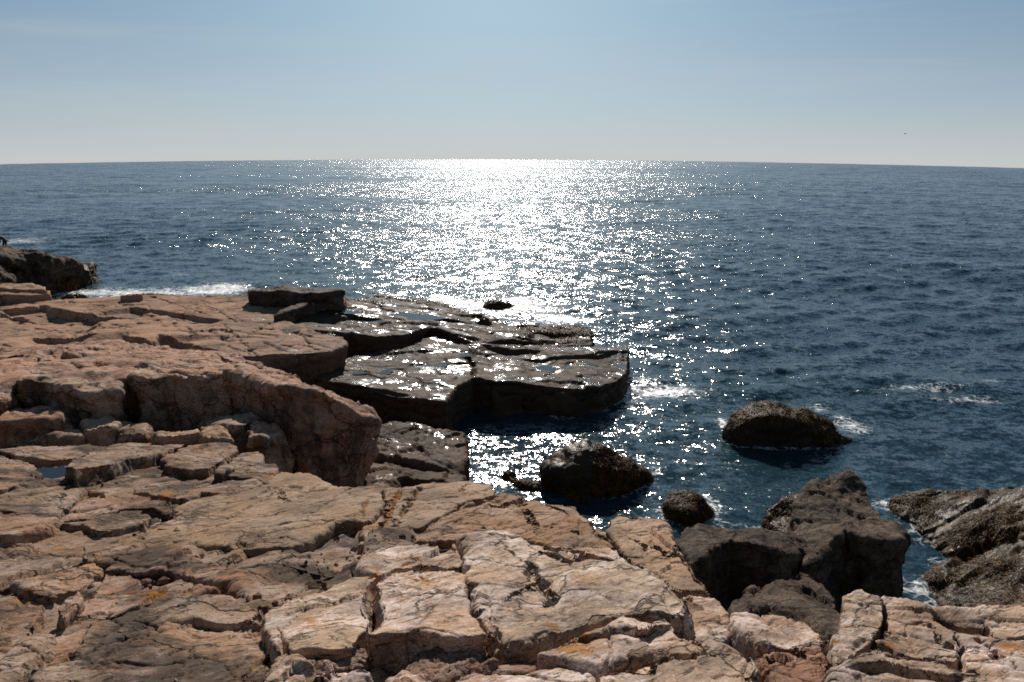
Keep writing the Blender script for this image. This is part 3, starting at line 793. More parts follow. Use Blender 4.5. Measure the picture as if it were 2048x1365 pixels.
right = group_of('striped pink granite outcrop in the lower right corner with joints running away from the viewer', at=(1850, 1300))
slabs(right, [
    (0.02, [(1690, 1196), (1720, 1188), (1762, 1200), (1772, 1235), (1760, 1262), (1742, 1280), (1725, 1300), (1668, 1334), (1663, 1300), (1680, 1240)], dict(depth=2.2, strata=.012)),
    (0.0, [(1770, 1203), (1820, 1210), (1860, 1225), (1900, 1256), (1925, 1292), (1914, 1322), (1860, 1322), (1800, 1306), (1752, 1280), (1770, 1260), (1776, 1236)], dict(depth=2.2, strata=.012, cracks=[([(1830, 1225), (1870, 1262), (1905, 1290)], .014, .06)])),
    (0.06, [(1665, 1345), (1725, 1302), (1755, 1286), (1830, 1312), (1920, 1334), (2000, 1372), (2060, 1460), (1700, 1460)], dict(strata=.02, steps=[([(1680, 1338), (1760, 1318), (1850, 1340), (1940, 1362)], .08, .15)])),
    (-0.02, [(1878, 1226), (1900, 1222), (1955, 1226), (1976, 1258), (1920, 1252), (1904, 1246)], dict(depth=1.5)),
    (0.0, [(1956, 1222), (1990, 1218), (2048, 1218), (2300, 1222), (2300, 1290), (2060, 1268), (2010, 1280), (1985, 1272), (1972, 1246)], dict(depth=2.2)),
    (-0.01, [(1908, 1258), (1960, 1262), (2010, 1285), (2060, 1275), (2300, 1296), (2300, 1460), (2064, 1460), (2004, 1372), (1930, 1326), (1928, 1290)], dict(depth=1.5, strata=.015, cracks=[([(1960, 1280), (2010, 1320), (2060, 1350)], .02, .07)])),
], 'fore', gdir=-0.35)

# --- loose stones in the foreground
def stone(label, off, poly, mat='fore', name='stone', cat='stone', **kw):
    k = dict(depth=0.3, er=0.07, amp=0.03, L=0.25, fac=0.035, fL=0.16, taper=0.02, aniso=0.8, density=1.1)
    k.update(kw)
    return block(name, poly, mat, plane=F(off), label=label, cat=cat, **k)
stone('squat reddish boulder wedged below the centre blocks, biggest loose stone near the bottom edge', 0.02, [(822, 1345), (850, 1302), (900, 1273), (948, 1276), (985, 1300), (996, 1324), (960, 1345), (880, 1368), (832, 1366)], 'red', 'boulder', 'boulder', depth=.4, er=.09)
stone('small round grey stone lodged in the hollow under the big centre slab', -0.08, [(1006, 1298), (1030, 1271), (1060, 1272), (1084, 1290), (1080, 1312), (1020, 1316)])
stone('thin angular chip of rock between the squat reddish boulder and the round stone', -0.04, [(978, 1291), (998, 1290), (1008, 1312), (990, 1320)], er=.02)
stone('upright narrow stone post standing at the left foot of the centre blocks', 0.05, [(545, 1312), (575, 1305), (592, 1322), (596, 1460), (545, 1460)], er=.03, depth=.5)
stone('rust-stained crumbly stone against the front of the left centre block', 0.02, [(594, 1335), (625, 1300), (660, 1282), (700, 1290), (715, 1325), (690, 1330), (650, 1332), (615, 1352)], 'red')
stone('pale rounded stone right of the narrow upright post', 0.08, [(620, 1362), (650, 1330), (705, 1322), (725, 1342), (725, 1460), (606, 1460)], er=.05, depth=.4)
stone('brown-grey stone in the dark hollow under the middle centre block', -0.08, [(728, 1352), (752, 1342), (768, 1352), (790, 1460), (728, 1460)], 'foreleft')
stone('flat-topped stone cut off by the bottom edge, in front of the squat reddish boulder', 0.03, [(780, 1362), (830, 1352), (872, 1356), (880, 1460), (775, 1460)], er=.05)

# ---------------------------------------------------------------- middle ground
cliff = block('rock_ledge', [(-300, 700, 22.5), (0, 694, 22.5), (150, 690, 23), (300, 689, 23), (400, 690, 22.8), (455, 703, 21.5), (520, 727, 19), (580, 751, 17), (640, 774, 16.0), (700, 797, 15.5), (742, 815, 15.3), (763, 838, 15.0),
                             (735, 834, 14.6), (690, 806, 14.5), (650, 782, 14.5), (600, 773, 14.5), (545, 771, 14.6), (500, 758, 15), (400, 753, 15.2), (345, 748, 15.4), (262, 752, 15.2), (235, 782, 14.6), (170, 788, 14.4), (130, 771, 14.6), (60, 757, 14.9), (36, 762, 14.8), (0, 800, 13.9), (-300, 850, 12.5)],
              'cliff', mode='Y', depth=2.5, taper=-0.13, er=.10, amp=.07, L=1.6, fac=.09, fL=.9, joints=.05, jL=1.4, aniso=.6, bed=.05, bedh=.55,
              cracks=[([(0, 697, 22), (60, 698, 22), (130, 703, 21.3), (165, 720, 19.4)], .025, .09), ([(0, 718, 19), (25, 723, 18.5), (90, 722, 18.6), (150, 722, 18.8)], .025, .09), ([(250, 722, 18.8), (290, 728, 18.2), (350, 722, 18.8), (400, 716, 19.5)], .025, .09), ([(75, 692, 22.5), (125, 716, 19.4)], .025, .09), ([(420, 720, 19.5), (470, 738, 17.5)], .025, .09), ([(300, 735, 17.5), (380, 742, 16.8), (440, 738, 17.2)], .025, .09)],
              lean=(-0.85, 0), steps=[([(125, 697, 21), (140, 708, 20), (165, 722, 19)], .25, .5), ([(190, 700, 21.5), (240, 708, 20.5)], .15, .5), ([(275, 714, 19.5), (310, 712, 19.5)], .15, .4), ([(0, 718, 19), (80, 724, 18.6), (150, 722, 19)], .08, .3), ([(140, 735, 17.5), (170, 747, 16.5), (200, 738, 17)], .15, .4),
                     ([(430, 712, 20.5), (500, 730, 18.5), (560, 745, 17.2)], .14, .4), ([(380, 725, 18.5), (460, 735, 17.8)], .1, .4)],
              label='bulky reddish granite ledge with a tall shaded face, standing above the sloping slabs', cat='rock ledge')
for poly, dp, lab in [
    ([(36, 760, 14.6), (50, 742, 15.8), (140, 735, 16.5), (225, 742, 16.0), (258, 742, 16.0), (234, 780, 14.4), (172, 787, 14.2), (130, 770, 14.3), (60, 756, 14.6)], 1.35, None),
    ([(262, 752, 14.9), (276, 732, 16.2), (330, 728, 16.6), (400, 730, 16.6), (450, 735, 16.2), (455, 752, 15.0), (400, 751, 15.0), (345, 747, 15.2), (300, 755, 14.8)], 1.45, None),
    ([(458, 752, 15.0), (462, 738, 16.0), (520, 744, 16.2), (556, 758, 15.5), (548, 770, 14.6), (500, 757, 14.9)], 1.1, None),
    ([(548, 772, 14.4), (560, 760, 15.1), (600, 763, 15.4), (650, 778, 15.0), (700, 800, 14.8), (742, 820, 14.6), (757, 838, 14.4), (735, 835, 14.2), (690, 807, 14.2), (650, 783, 14.2), (600, 774, 14.3)], 2.45, None)]:
    block('buttress', poly, 'cliff', mode='Y', depth=dp, parent=cliff, taper=-0.10 if dp < 2 else -.08, lean=(0, 0) if dp < 2 else (-0.8, 0), er=.10, amp=.07, L=1.1, fac=.07, fL=.6, joints=.05, jL=.9, aniso=.7, bed=.05, bedh=.6)

def y_rock(name, label, cat, poly, mat, mode='Y', **kw):
    k = dict(depth=0.6, er=0.10, amp=0.05, L=0.6, fac=0.05, fL=0.4, taper=0.04, aniso=0.8)
    k.update(kw)
    return block(name, poly, mat, mode=mode, label=label, cat=cat, **k)
y_rock('boulder', 'smooth dark boulder in shade at the far left under the pink-brown ledge', 'boulder', [(-60, 812, 14.4), (50, 810, 14.4), (105, 815, 14.2), (134, 834, 13.8), (100, 842, 13.4), (40, 842, 13.3), (-60, 845, 13.3)], 'cliff', depth=.9)
y_rock('boulder', 'low dark block with a pale left corner, in shade under the far left boulder', 'boulder', [(42, 870, 13.6), (100, 864, 13.8), (160, 862, 13.8), (170, 872, 13.3), (100, 876, 13.2), (45, 880, 13.1)], 'cliff', depth=.6)
y_rock('boulder', 'dark broken boulder in the shaded gap at the foot of the ledge, second from left', 'boulder', [(165, 842, 14.0), (215, 835, 14.2), (240, 846, 13.8), (225, 856, 13.4), (170, 856, 13.4)], 'cliff', depth=.9)
y_rock('boulder', 'dark rounded boulder in the shaded gap with a low top, right of the broken one', 'boulder', [(232, 850, 14.0), (285, 842, 14.2), (308, 858, 13.8), (290, 866, 13.4), (235, 868, 13.4)], 'cliff', depth=.9)
y_rock('stone', 'flat sunlit stone slab resting behind the sloping slabs with a square right end', 'stone', [(312, 868, 13.4), (350, 860, 13.6), (396, 857, 13.8), (399, 862, 13.4), (360, 867, 13.2), (315, 873, 13.0)], 'sheet', depth=.45, er=.03)
y_rock('stone', 'blocky stone with a pale top at the left foot of the tall shaded wall', 'stone', [(398, 866, 13.2), (402, 855, 13.8), (440, 857, 13.7), (466, 872, 13.2), (462, 880, 12.9), (425, 872, 12.8)], 'sheet', depth=.5, er=.06)
y_rock('stone', 'wedge of broken granite leaning against the left side of the tall shaded wall', 'stone', [(402, 843, 14.2), (430, 833, 14.5), (500, 829, 14.6), (522, 834, 14.3), (492, 848, 13.8), (460, 852, 13.6), (430, 850, 13.8)], 'cliff', depth=.9, er=.05)
y_rock('boulder', 'curved upright rock flake at the left edge of the tall shaded wall', 'boulder', [(488, 852, 13.6), (508, 838, 14.2), (560, 850, 14.2), (570, 870, 13.6), (530, 880, 13.2), (495, 872, 13.2)], 'cliff', depth=1.3, er=.12)

shelf = y_rock('rock_shelf', 'low cracked granite shelf beside the glittering cove, behind the tan sheet', 'rock shelf',
               [(560, 870, 2.0), (640, 858, 1.9), (760, 848, 1.75), (810, 843, 1.65), (850, 846, 1.6), (870, 852, 1.55), (915, 860, 1.5), (932, 868, 1.45), (934, 900, 1.4), (925, 925, 1.5), (915, 945, 1.6), (935, 958, 1.3), (900, 985, 1.8), (700, 1010, 2.2), (520, 1000, 2.2)],
               'shelf', mode='z', depth=2.2, er=.06, amp=.04, L=1.0, fac=.06, fL=.6, joints=.05, jL=1.1, bed=.06, bedh=.25,
               steps=[([(735, 905, 1.8), (790, 910, 1.8), (860, 925, 1.7), (905, 940, 1.6)], .28, .5), ([(800, 945, 1.9), (850, 950, 1.9), (895, 955, 1.8)], .3, .5), ([(700, 905, 1.85), (725, 900, 1.8)], .2, .3)],
               cracks=[([(830, 845, 1.65), (835, 870, 1.6), (832, 895, 1.6), (850, 915, 1.6)], .04, .12), ([(760, 880, 1.8), (800, 905, 1.8)], .03, .08)])

plat = y_rock('rock_platform', 'flat wet dark rock platform with shining puddles reaching out to the right above the cove', 'rock platform',
              [(1252, 690, .80), (1180, 694, .95), (1100, 692, 1.08), (1040, 690, 1.15), (990, 690, 1.2), (930, 678, 1.32), (870, 672, 1.38), (810, 688, 1.32), (740, 704, 1.3), (690, 718, 1.3), (655, 742, 1.32), (640, 758, 1.32),
               (700, 770, 1.28), (780, 786, 1.24), (840, 800, 1.2), (890, 806, 1.18), (893, 795, 1.15), (920, 770, 1.12), (945, 752, 1.12), (990, 760, 1.1), (1060, 764, 1.05), (1140, 772, .98), (1200, 772, .9), (1240, 756, .82), (1258, 735, .78), (1260, 705, .78)],
              'wet', mode='z', depth=1.7, er=.04, amp=.035, L=1.4, fac=.05, fL=1.0, joints=.05, jL=1.7, aniso=.5, gdir=0.15, taper=.02, bed=.10, bedh=.28,
              steps=[([(960, 690, 1.2), (1020, 700, 1.15), (1090, 698, 1.1)], .16, 2.0), ([(1040, 712, 1.1), (1090, 715, 1.05), (1160, 706, 1.0), (1262, 698, .8)], .10, 3.5), ([(690, 768, 1.3), (760, 778, 1.25), (830, 790, 1.2)], .12, .35)],
              cracks=[([(940, 694, 1.2), (938, 715, 1.2), (950, 735, 1.15), (945, 752, 1.12)], .04, .1), ([(1085, 755, 1.0), (1110, 735, 1.0), (1150, 715, 1.0)], .03, .07)], density=1.15)
block('lip', [(700, 775, .95), (780, 790, .9), (850, 806, .8), (890, 812, .75), (905, 830, .3), (860, 822, .5), (780, 806, .7), (700, 795, .8)], 'wet', mode='z', depth=1.2, parent=plat, er=.06, amp=.05, L=.7, fac=.06, fL=.5)
block('lip', [(985, 775, .85), (1050, 772, .92), (1130, 786, .8), (1200, 786, .7), (1236, 770, .6), (1240, 790, .3), (1150, 808, .3), (1050, 806, .35), (995, 805, .4)], 'wet', mode='z', depth=1.0, parent=plat, er=.10, amp=.07, L=.9, fac=.08, fL=.6)

reef = y_rock('rock_shelf', 'jagged wet rock shelf behind the puddled platform, its right end draped in brown seaweed', 'rock shelf',
              [(540, 640, 1.95), (610, 616, 1.9), (690, 600, 1.6), (760, 596, 1.2), (850, 602, .95), (910, 614, .9), (935, 632, .95), (985, 634, .9), (1020, 648, .75), (1080, 656, .7), (1150, 652, .6), (1182, 660, .5), (1186, 686, .5),
               (1120, 688, .75), (1050, 680, .95), (990, 684, 1.1), (950, 688, 1.25), (925, 678, 1.4), (895, 664, 1.55), (862, 654, 1.62), (810, 668, 1.7), (760, 672, 1.78), (700, 667, 1.86), (665, 672, 1.9), (600, 690, 1.95), (520, 680, 2.0)],
              'wet', mode='z', depth=1.8, er=.05, amp=.06, L=1.6, fac=.08, fL=1.1, joints=.05, jL=1.8, aniso=.5, gdir=0.15, density=1.1, bed=.10, bedh=.3,
              steps=[([(640, 640, 1.8), (700, 636, 1.7), (760, 640, 1.5)], .16, 2.0), ([(1040, 664, .8), (1100, 666, .7), (1160, 662, .6)], .14, 2.0)])
block('rock_peak', [(938, 640, 1.1), (955, 634, 1.25), (978, 636, 1.2), (984, 646, .9), (955, 648, .95)], 'wet', mode='z', depth=.6, parent=reef, er=.05, amp=.05, L=.5, fac=.06, fL=.4)

pink = y_rock('rock_ledge', 'broad flat pink granite ledge on the left covered in a web of thin dark cracks', 'rock ledge',
              [(-300, 603, 2.5), (0, 612, 2.4), (60, 607, 2.4), (120, 601, 2.35), (200, 596, 2.3), (243, 592, 2.35), (278, 590, 2.4), (285, 584, 2.5), (330, 586, 2.45), (400, 590, 2.35), (500, 588, 2.3), (560, 584, 2.25), (640, 584, 2.2), (690, 592, 2.1), (688, 606, 2.05), (620, 612, 2.05), (548, 632, 2.03), (600, 655, 2.0), (684, 674, 1.95), (692, 690, 1.95), (660, 704, 1.97), (620, 706, 2.0), (560, 707, 2.1), (500, 710, 2.15), (450, 702, 2.3), (400, 693, 2.55), (250, 697, 2.6), (0, 702, 2.7), (-300, 706, 2.8)],
              'pink', mode='z', depth=1.9, er=.05, amp=.035, L=2.2, fac=.03, fL=1.4, joints=.06, jL=1.5, aniso=.5, gdir=0.3, taper=.0, bed=.08, bedh=.3, density=1.25, cap=130000,
              steps=[([(62, 670), (130, 672), (190, 669)], .20, 2.6), ([(252, 666), (272, 675), (300, 680), (318, 677), (322, 668)], .22, 2.0), ([(320, 667), (350, 668), (400, 678), (448, 694)], .22, 2.6), ([(104, 617), (150, 624), (200, 629), (245, 627)], .36, 3.2),
                     ([(262, 612), (285, 616), (300, 617)], .26, 1.8), ([(285, 616), (340, 622), (400, 633), (452, 637)], .16, 2.2), ([(0, 622), (60, 616), (100, 612)], .25, 2.0), ([(0, 630), (60, 632)], .2, 1.8)],
              cracks=[([(100, 660), (150, 650), (210, 632), (320, 622)], .03, .09), ([(88, 658), (140, 640), (165, 635)], .03, .09), ([(185, 632), (212, 648), (195, 655)], .03, .09), ([(230, 655), (280, 645), (330, 630), (395, 638)], .03, .09), ([(270, 640), (295, 627), (320, 622)], .03, .09), ([(345, 640), (350, 650)], .03, .09), ([(370, 645), (390, 665)], .03, .09), ([(250, 667), (255, 688)], .03, .09), ([(400, 650), (440, 665), (455, 680)], .03, .09), ([(540, 690), (570, 688), (605, 700)], .03, .09), ([(600, 665), (620, 690)], .03, .09), ([(590, 663), (655, 680)], .03, .09), ([(300, 590), (360, 610), (420, 630)], .03, .09), ([(0, 650), (60, 648), (110, 655)], .03, .09), ([(400, 600), (440, 625), (470, 640)], .03, .09), ([(140, 605), (210, 612), (260, 608)], .03, .09), ([(0, 685), (60, 688), (120, 690)], .03, .09), ([(445, 645), (470, 665), (490, 685), (512, 708)], .05, .12), ([(478, 672), (520, 655), (540, 645)], .05, .1), ([(100, 660), (180, 645), (240, 625)], .03, .06), ([(180, 630), (220, 650), (260, 655)], .03, .06), ([(300, 622), (330, 650)], .03, .06), ([(560, 690), (600, 688), (640, 700)], .04, .08)])
block('slab', [(494, 578, 2.72), (560, 574, 2.7), (640, 575, 2.68), (684, 576, 2.62), (687, 583, 2.6), (640, 585, 2.68), (560, 584, 2.7), (497, 583, 2.74)], 'boulder', mode='z', depth=.5, parent=pink, er=.05, amp=.05, L=1.0, fac=.05, fL=.7, taper=0)
block('slab', [(560, 622, 2.3), (600, 606, 2.35), (684, 590, 2.45), (688, 597, 2.4), (640, 602, 2.35), (610, 612, 2.3), (575, 624, 2.28), (548, 633, 2.25)], 'boulder', mode='z', depth=.4, parent=pink, er=.05, amp=.05, L=1.0, fac=.06, fL=.7, taper=0)
block('slab', [(241, 591, 2.55), (283, 588, 2.6), (284, 592, 2.55), (243, 595, 2.5)], 'pink', mode='z', depth=.25, parent=pink, er=.03, amp=.03, L=.7, fac=.03, fL=.5, taper=0)

fl = y_rock('rock_ledge', 'pair of flat slabs with dark edges at the far left, before the headland', 'rock ledge',
            [(-300, 582, 2.75), (0, 580, 2.7), (50, 578, 2.7), (98, 581, 2.7), (100, 586, 2.7), (40, 589, 2.75), (0, 590, 2.78), (-300, 594, 2.85)], 'pink', mode='z', depth=1.2, er=.05, amp=.05, L=1.2, fac=.06, fL=.8, taper=0)
block('slab', [(-300, 571, 2.95), (0, 568, 2.9), (60, 567, 2.85), (94, 573, 2.8), (95, 577, 2.8), (40, 578, 2.85), (-300, 582, 2.95)], 'pink', mode='z', depth=.8, parent=fl, er=.05, amp=.05, L=1.2, fac=.06, fL=.8, taper=0)

head = y_rock('headland', 'dark rocky headland at the far left with a person standing on top', 'headland',
              [(-250, 503, 1.95), (0, 500, 1.95), (25, 497, 2.0), (90, 499, 1.85), (130, 506, 1.5), (152, 515, 1.1), (183, 526, .65), (190, 534, .65), (180, 536, .8), (140, 524, 1.45), (100, 512, 2.0), (60, 510, 2.15), (20, 516, 2.2), (-250, 522, 2.3)],
              'boulder', mode='z', depth=2.9, er=.2, amp=.16, L=1.8, fac=.16, fL=1.1, taper=.02, density=1.5)
block('foot', [(60, 552, .5), (90, 540, .8), (110, 536, .9), (150, 545, .45), (120, 553, .3), (80, 560, .3)], 'weedy', mode='z', depth=1.0, parent=head, er=.2, amp=.1, L=.8, fac=.1, fL=.6, density=1.5)
y_rock('boulder', 'dark sloping boulder at the left edge in front of the headland', 'boulder',
       [(-200, 522, 2.2), (0, 524, 2.1), (25, 535, 1.7), (50, 548, 1.1), (64, 562, .5), (50, 564, .6), (20, 552, 1.4), (-10, 545, 1.9), (-200, 545, 2.3)], 'boulder', mode='z', depth=2.5, er=.2, amp=.12, L=1.4, fac=.1, fL=.9, density=1.5)
y_rock('rock', 'low brown weedy rock awash in foam just off the pink ledge, near the flat slabs', 'rock',
       [(112, 598, .25), (130, 590, .45), (160, 587, .55), (185, 592, .4), (195, 598, .2), (170, 602, .25), (130, 604, .25)], 'weedy', mode='z', depth=.8, er=.2, amp=.08, L=.8, fac=.05, fL=.6, density=1.5)
y_rock('rock', 'small black rock breaking the foam beyond the wet shelf, under the sun glitter', 'rock',
       [(970, 604, .18), (985, 600, .26), (1010, 601, .24), (1030, 605, .1), (1010, 609, .12), (980, 609, .12)], 'weedy', mode='z', depth=.8, er=.15, amp=.06, L=.8, fac=.06, fL=.6, density=1.5)

# ---------------------------------------------------------------- boulders by and in the water
bk = dict(er=.07, amp=.05, L=1.0, fac=.12, fL=1.0, aniso=.8, plate=1.0, strata=.01, joints=.04, jL=.8)
b_big = y_rock('boulder', 'tallest dark boulder with a peaked top and black shaded front, right of the cove', 'boulder',
               [(1594, 1000, 1.42), (1612, 968, 1.55), (1640, 951, 1.62), (1672, 941, 1.65), (1700, 943, 1.62), (1725, 962, 1.5), (1745, 1000, 1.4), (1765, 1034, 1.4), (1800, 1049, 1.5), (1812, 1072, 1.55), (1800, 1086, 1.7), (1740, 1080, 1.75), (1692, 1062, 1.75), (1655, 1085, 1.75), (1630, 1130, 1.65), (1608, 1125, 1.45), (1590, 1085, 1.3), (1585, 1040, 1.35)],
               'boulder', mode='z', depth=2.3, ctrl=[(1680, 1010, 1.55), (1650, 1040, 1.65)], **bk)
y_rock('boulder', 'low glistening weed-covered rock tucked against the left side of the tallest boulder', 'boulder',
       [(1532, 1018, .65), (1560, 994, .85), (1600, 985, .9), (1605, 1050, .8), (1590, 1065, .75), (1550, 1055, .6), (1533, 1040, .55)], 'weedy', mode='z', depth=1.2, **bk)
y_rock('boulder', 'angular dark boulder with a slanting ridge and black underside, left of the tallest one', 'boulder',
       [(1345, 1078, 2.15), (1375, 1054, 2.0), (1400, 1043, 2.0), (1440, 1054, 1.9), (1490, 1062, 1.8), (1560, 1072, 1.6), (1608, 1088, 1.5), (1609, 1100, 1.55), (1575, 1112, 1.75), (1510, 1090, 2.0), (1462, 1078, 2.1), (1420, 1098, 2.35), (1386, 1128, 2.55), (1370, 1105, 2.4)],
       'boulder', mode='z', depth=2.6, **dict(bk, er=.06, fac=.07))
y_rock('boulder', 'low tilted slab-faced boulder with brown patches, between the near granite and the tallest boulder', 'boulder',
       [(1488, 1196, 2.5), (1540, 1162, 2.35), (1598, 1138, 2.25), (1630, 1150, 2.25), (1670, 1190, 2.35), (1690, 1235, 2.6), (1684, 1290, 3.0), (1640, 1285, 3.0), (1590, 1255, 2.95), (1540, 1240, 2.8), (1495, 1225, 2.7)],
       'boulder', mode='z', depth=1.8, **dict(bk, er=.06, fac=.06, amp=.05))
y_rock('stone', 'small grey block between the slanting-ridged boulder and the near pink granite', 'stone',
       [(1458, 1212, 2.7), (1486, 1196, 2.6), (1502, 1215, 2.65), (1495, 1232, 2.8), (1464, 1230, 2.8)], 'boulder', mode='z', depth=1.2, **dict(bk, er=.05, fac=.05, amp=.04))
b_rt = y_rock('rock_shelf', 'low wet rock shelf at the right edge, ribbed like bark and trailing brown seaweed', 'rock shelf',
              [(1778, 996, .10), (1830, 978, .30), (1900, 969, .48), (1980, 968, .6), (2060, 962, .8), (2400, 950, 1.2), (2600, 1230, 1.9), (2300, 1240, 1.6), (2100, 1235, 1.2), (2000, 1232, .7), (1930, 1220, .25), (1870, 1190, .02), (1855, 1160, .0), (1900, 1128, .12), (1950, 1112, .2), (1880, 1098, .05), (1840, 1075, .1), (1828, 1045, .2), (1800, 1015, .1)],
              'weedy', mode='z', depth=1.2, er=.2, amp=.10, L=1.0, fac=.09, fL=.6, aniso=.25, gdir=0.35, strata=.035, density=1.2, ctrl=[(1950, 1060, .5), (2000, 1140, .6)])
B1 = y_rock('boulder', 'rounded dark boulder half draped in seaweed in the middle of the glittering cove', 'boulder',
            [(1084, 925, .45), (1100, 908, .65), (1135, 893, .88), (1180, 879, 1.02), (1212, 888, .95), (1262, 914, .62), (1306, 938, .22), (1304, 952, .12), (1240, 948, .45), (1180, 940, .62), (1120, 938, .6), (1092, 940, .45)],
            'weedy', mode='z', depth=1.3, ctrl=[(1185, 900, .98)], **dict(bk, er=.18, amp=.05, fac=.05))
B2 = y_rock('boulder', 'long black boulder out in the water with golden weed fringing its crest', 'boulder',
            [(1450, 850, .35), (1468, 824, .72), (1510, 806, .95), (1560, 804, .97), (1612, 814, .88), (1640, 834, .62), (1665, 843, .52), (1698, 874, .12), (1692, 884, .05), (1650, 872, .3), (1600, 848, .7), (1540, 836, .88), (1480, 848, .65), (1460, 862, .35)],
            'weedy', mode='z', depth=1.3, **dict(bk, er=.15, amp=.06, fac=.06))
B3 = y_rock('boulder', 'small weed-covered rock ringed by white water, nearest the pink slab', 'boulder',
            [(1326, 1004, .18), (1344, 981, .42), (1370, 976, .5), (1400, 990, .4), (1424, 1018, .1), (1420, 1030, .02), (1376, 1024, .3), (1335, 1018, .2)],
            'weedy', mode='z', depth=.9, **dict(bk, er=.12, amp=.05, fac=.04))
y_rock('rock', 'tiny dark rock tip in the glitter left of the cove boulder', 'rock', [(1008, 945, .05), (1018, 938, .15), (1028, 943, .08), (1020, 948, .05)], 'weedy', mode='z', depth=.5, er=.05, amp=.02, fac=.02)
y_rock('rock', 'thin weedy rock just awash below the tiny rock tip in the cove', 'rock', [(1020, 955, .02), (1045, 958, .1), (1080, 966, .06), (1075, 974, .02), (1040, 970, .02)], 'weedy', mode='z', depth=.5, er=.05, amp=.03, fac=.03)
y_rock('rock', 'low weedy rock awash in front of the cove boulder, trailing to the right', 'rock', [(1120, 972, .0), (1150, 980, .08), (1178, 995, .04), (1170, 1002, .0), (1140, 992, .0)], 'weedy', mode='z', depth=.5, er=.05, amp=.03, fac=.03)
# ---------------------------------------------------------------- seaweed
def weed_material():
    T = NT('brown_seaweed')
    pos = T.n('NewGeometry').outputs['Position']
    v = T.noise(pos, 6.0, 3).outputs['Fac']
    col = T.mix(T.step(v, 0.35, 0.65), (0.022, 0.010, 0.003), (0.13, 0.058, 0.008))
    b = T.n('BsdfPrincipled', Base__Color=col, Roughness=0.55)
    b.inputs['Specular IOR Level'].default_value = 0.12
    return T.done(b.outputs[0])
WEED = weed_material()

def weed_on(rock, n, mask, length=0.22, width=0.018, seed=1, up=0.02):
    V, _, Fc, n0 = o_info[rock.name]
    r = np.random.RandomState(seed)
    tri = Fc
    a, b, c = V[tri[:, 0]], V[tri[:, 1]], V[tri[:, 2]]
    N = np.cross(b - a, c - a); A = np.linalg.norm(N, axis=1); N = N / np.maximum(A, 1e-12)[:, None]
    cen = (a + b + c) / 3
    w = A * np.clip(mask(cen, N), 0, 1) * (cen[:, 2] > -0.05)
    if w.sum() <= 0: return
    pick = r.choice(len(tri), n, p=w / w.sum())
    u = r.rand(n, 2); sw = u.sum(1) > 1; u[sw] = 1 - u[sw]
    P = a[pick] + (b - a)[pick] * u[:, :1] + (c - a)[pick] * u[:, 1:]
    nn = N[pick]
    t = np.array([0, 0, -1.0]) - nn * (-nn[:, 2:3])
    t = t + r.normal(size=(n, 3)) * 0.35; t -= nn * (t * nn).sum(1)[:, None]
    t /= np.maximum(np.linalg.norm(t, axis=1), 1e-6)[:, None]
    sd = np.cross(nn, t) + r.normal(size=(n, 3)) * 0.25
    sd /= np.linalg.norm(sd, axis=1)[:, None]
    Ln = length * 0.8 * (0.5 + r.rand(n)); Wd = width * 0.75 * (0.6 + 0.8 * r.rand(n)); up = up * 0.6
    rows = []
    prof = [0.5, 1.0, 0.95, 0.3]
    for k in range(4):
        q = P + t * (Ln * k / 3)[:, None] + nn * (up * (1 + 2.2 * math.sin(k / 3 * math.pi)) * (0.4 + r.rand(n)))[:, None]
        q[:, 2] -= 0.10 * Ln * (k / 3) ** 2
        wq = sd * (Wd * prof[k] * 0.5)[:, None]
        rows += [q - wq, q + wq]
    VV = np.stack(rows, 1).reshape(-1, 3)
    base = np.arange(n)[:, None] * 8
    Fq = np.concatenate([base + np.array([[2 * k, 2 * k + 1, 2 * k + 3, 2 * k + 2]]) for k in range(3)])
    org = P.mean(0)
    me = mesh_from('seaweed', VV - org, Fq, True, WEED)
    me.materials[0] = WEED
    return link('seaweed', me, rock, tuple(org - np.array(rock.location)), kind='stuff')

def by_px(x0, x1, soft=30):          # a stretch of rock between two bearings, as world directions
    a0 = ray(x0, 900); a1 = ray(x1, 900)
    t0, t1 = a0[0] / a0[1], a1[0] / a1[1]
    def f(c, N):
        q = c[:, 0] / c[:, 1]; s = abs(t1 - t0) * 0.08 + 1e-3
        return np.clip((q - t0) / s, 0, 1) * np.clip((t1 - q) / s, 0, 1) * np.clip(N[:, 2] + 0.45, 0, 1)
    return f
def noisy(f, sc=1.2, th=-0.1):
    return lambda c, N: f(c, N) * np.clip((fbm(c * sc, 3) - th) * 5, 0, 1)

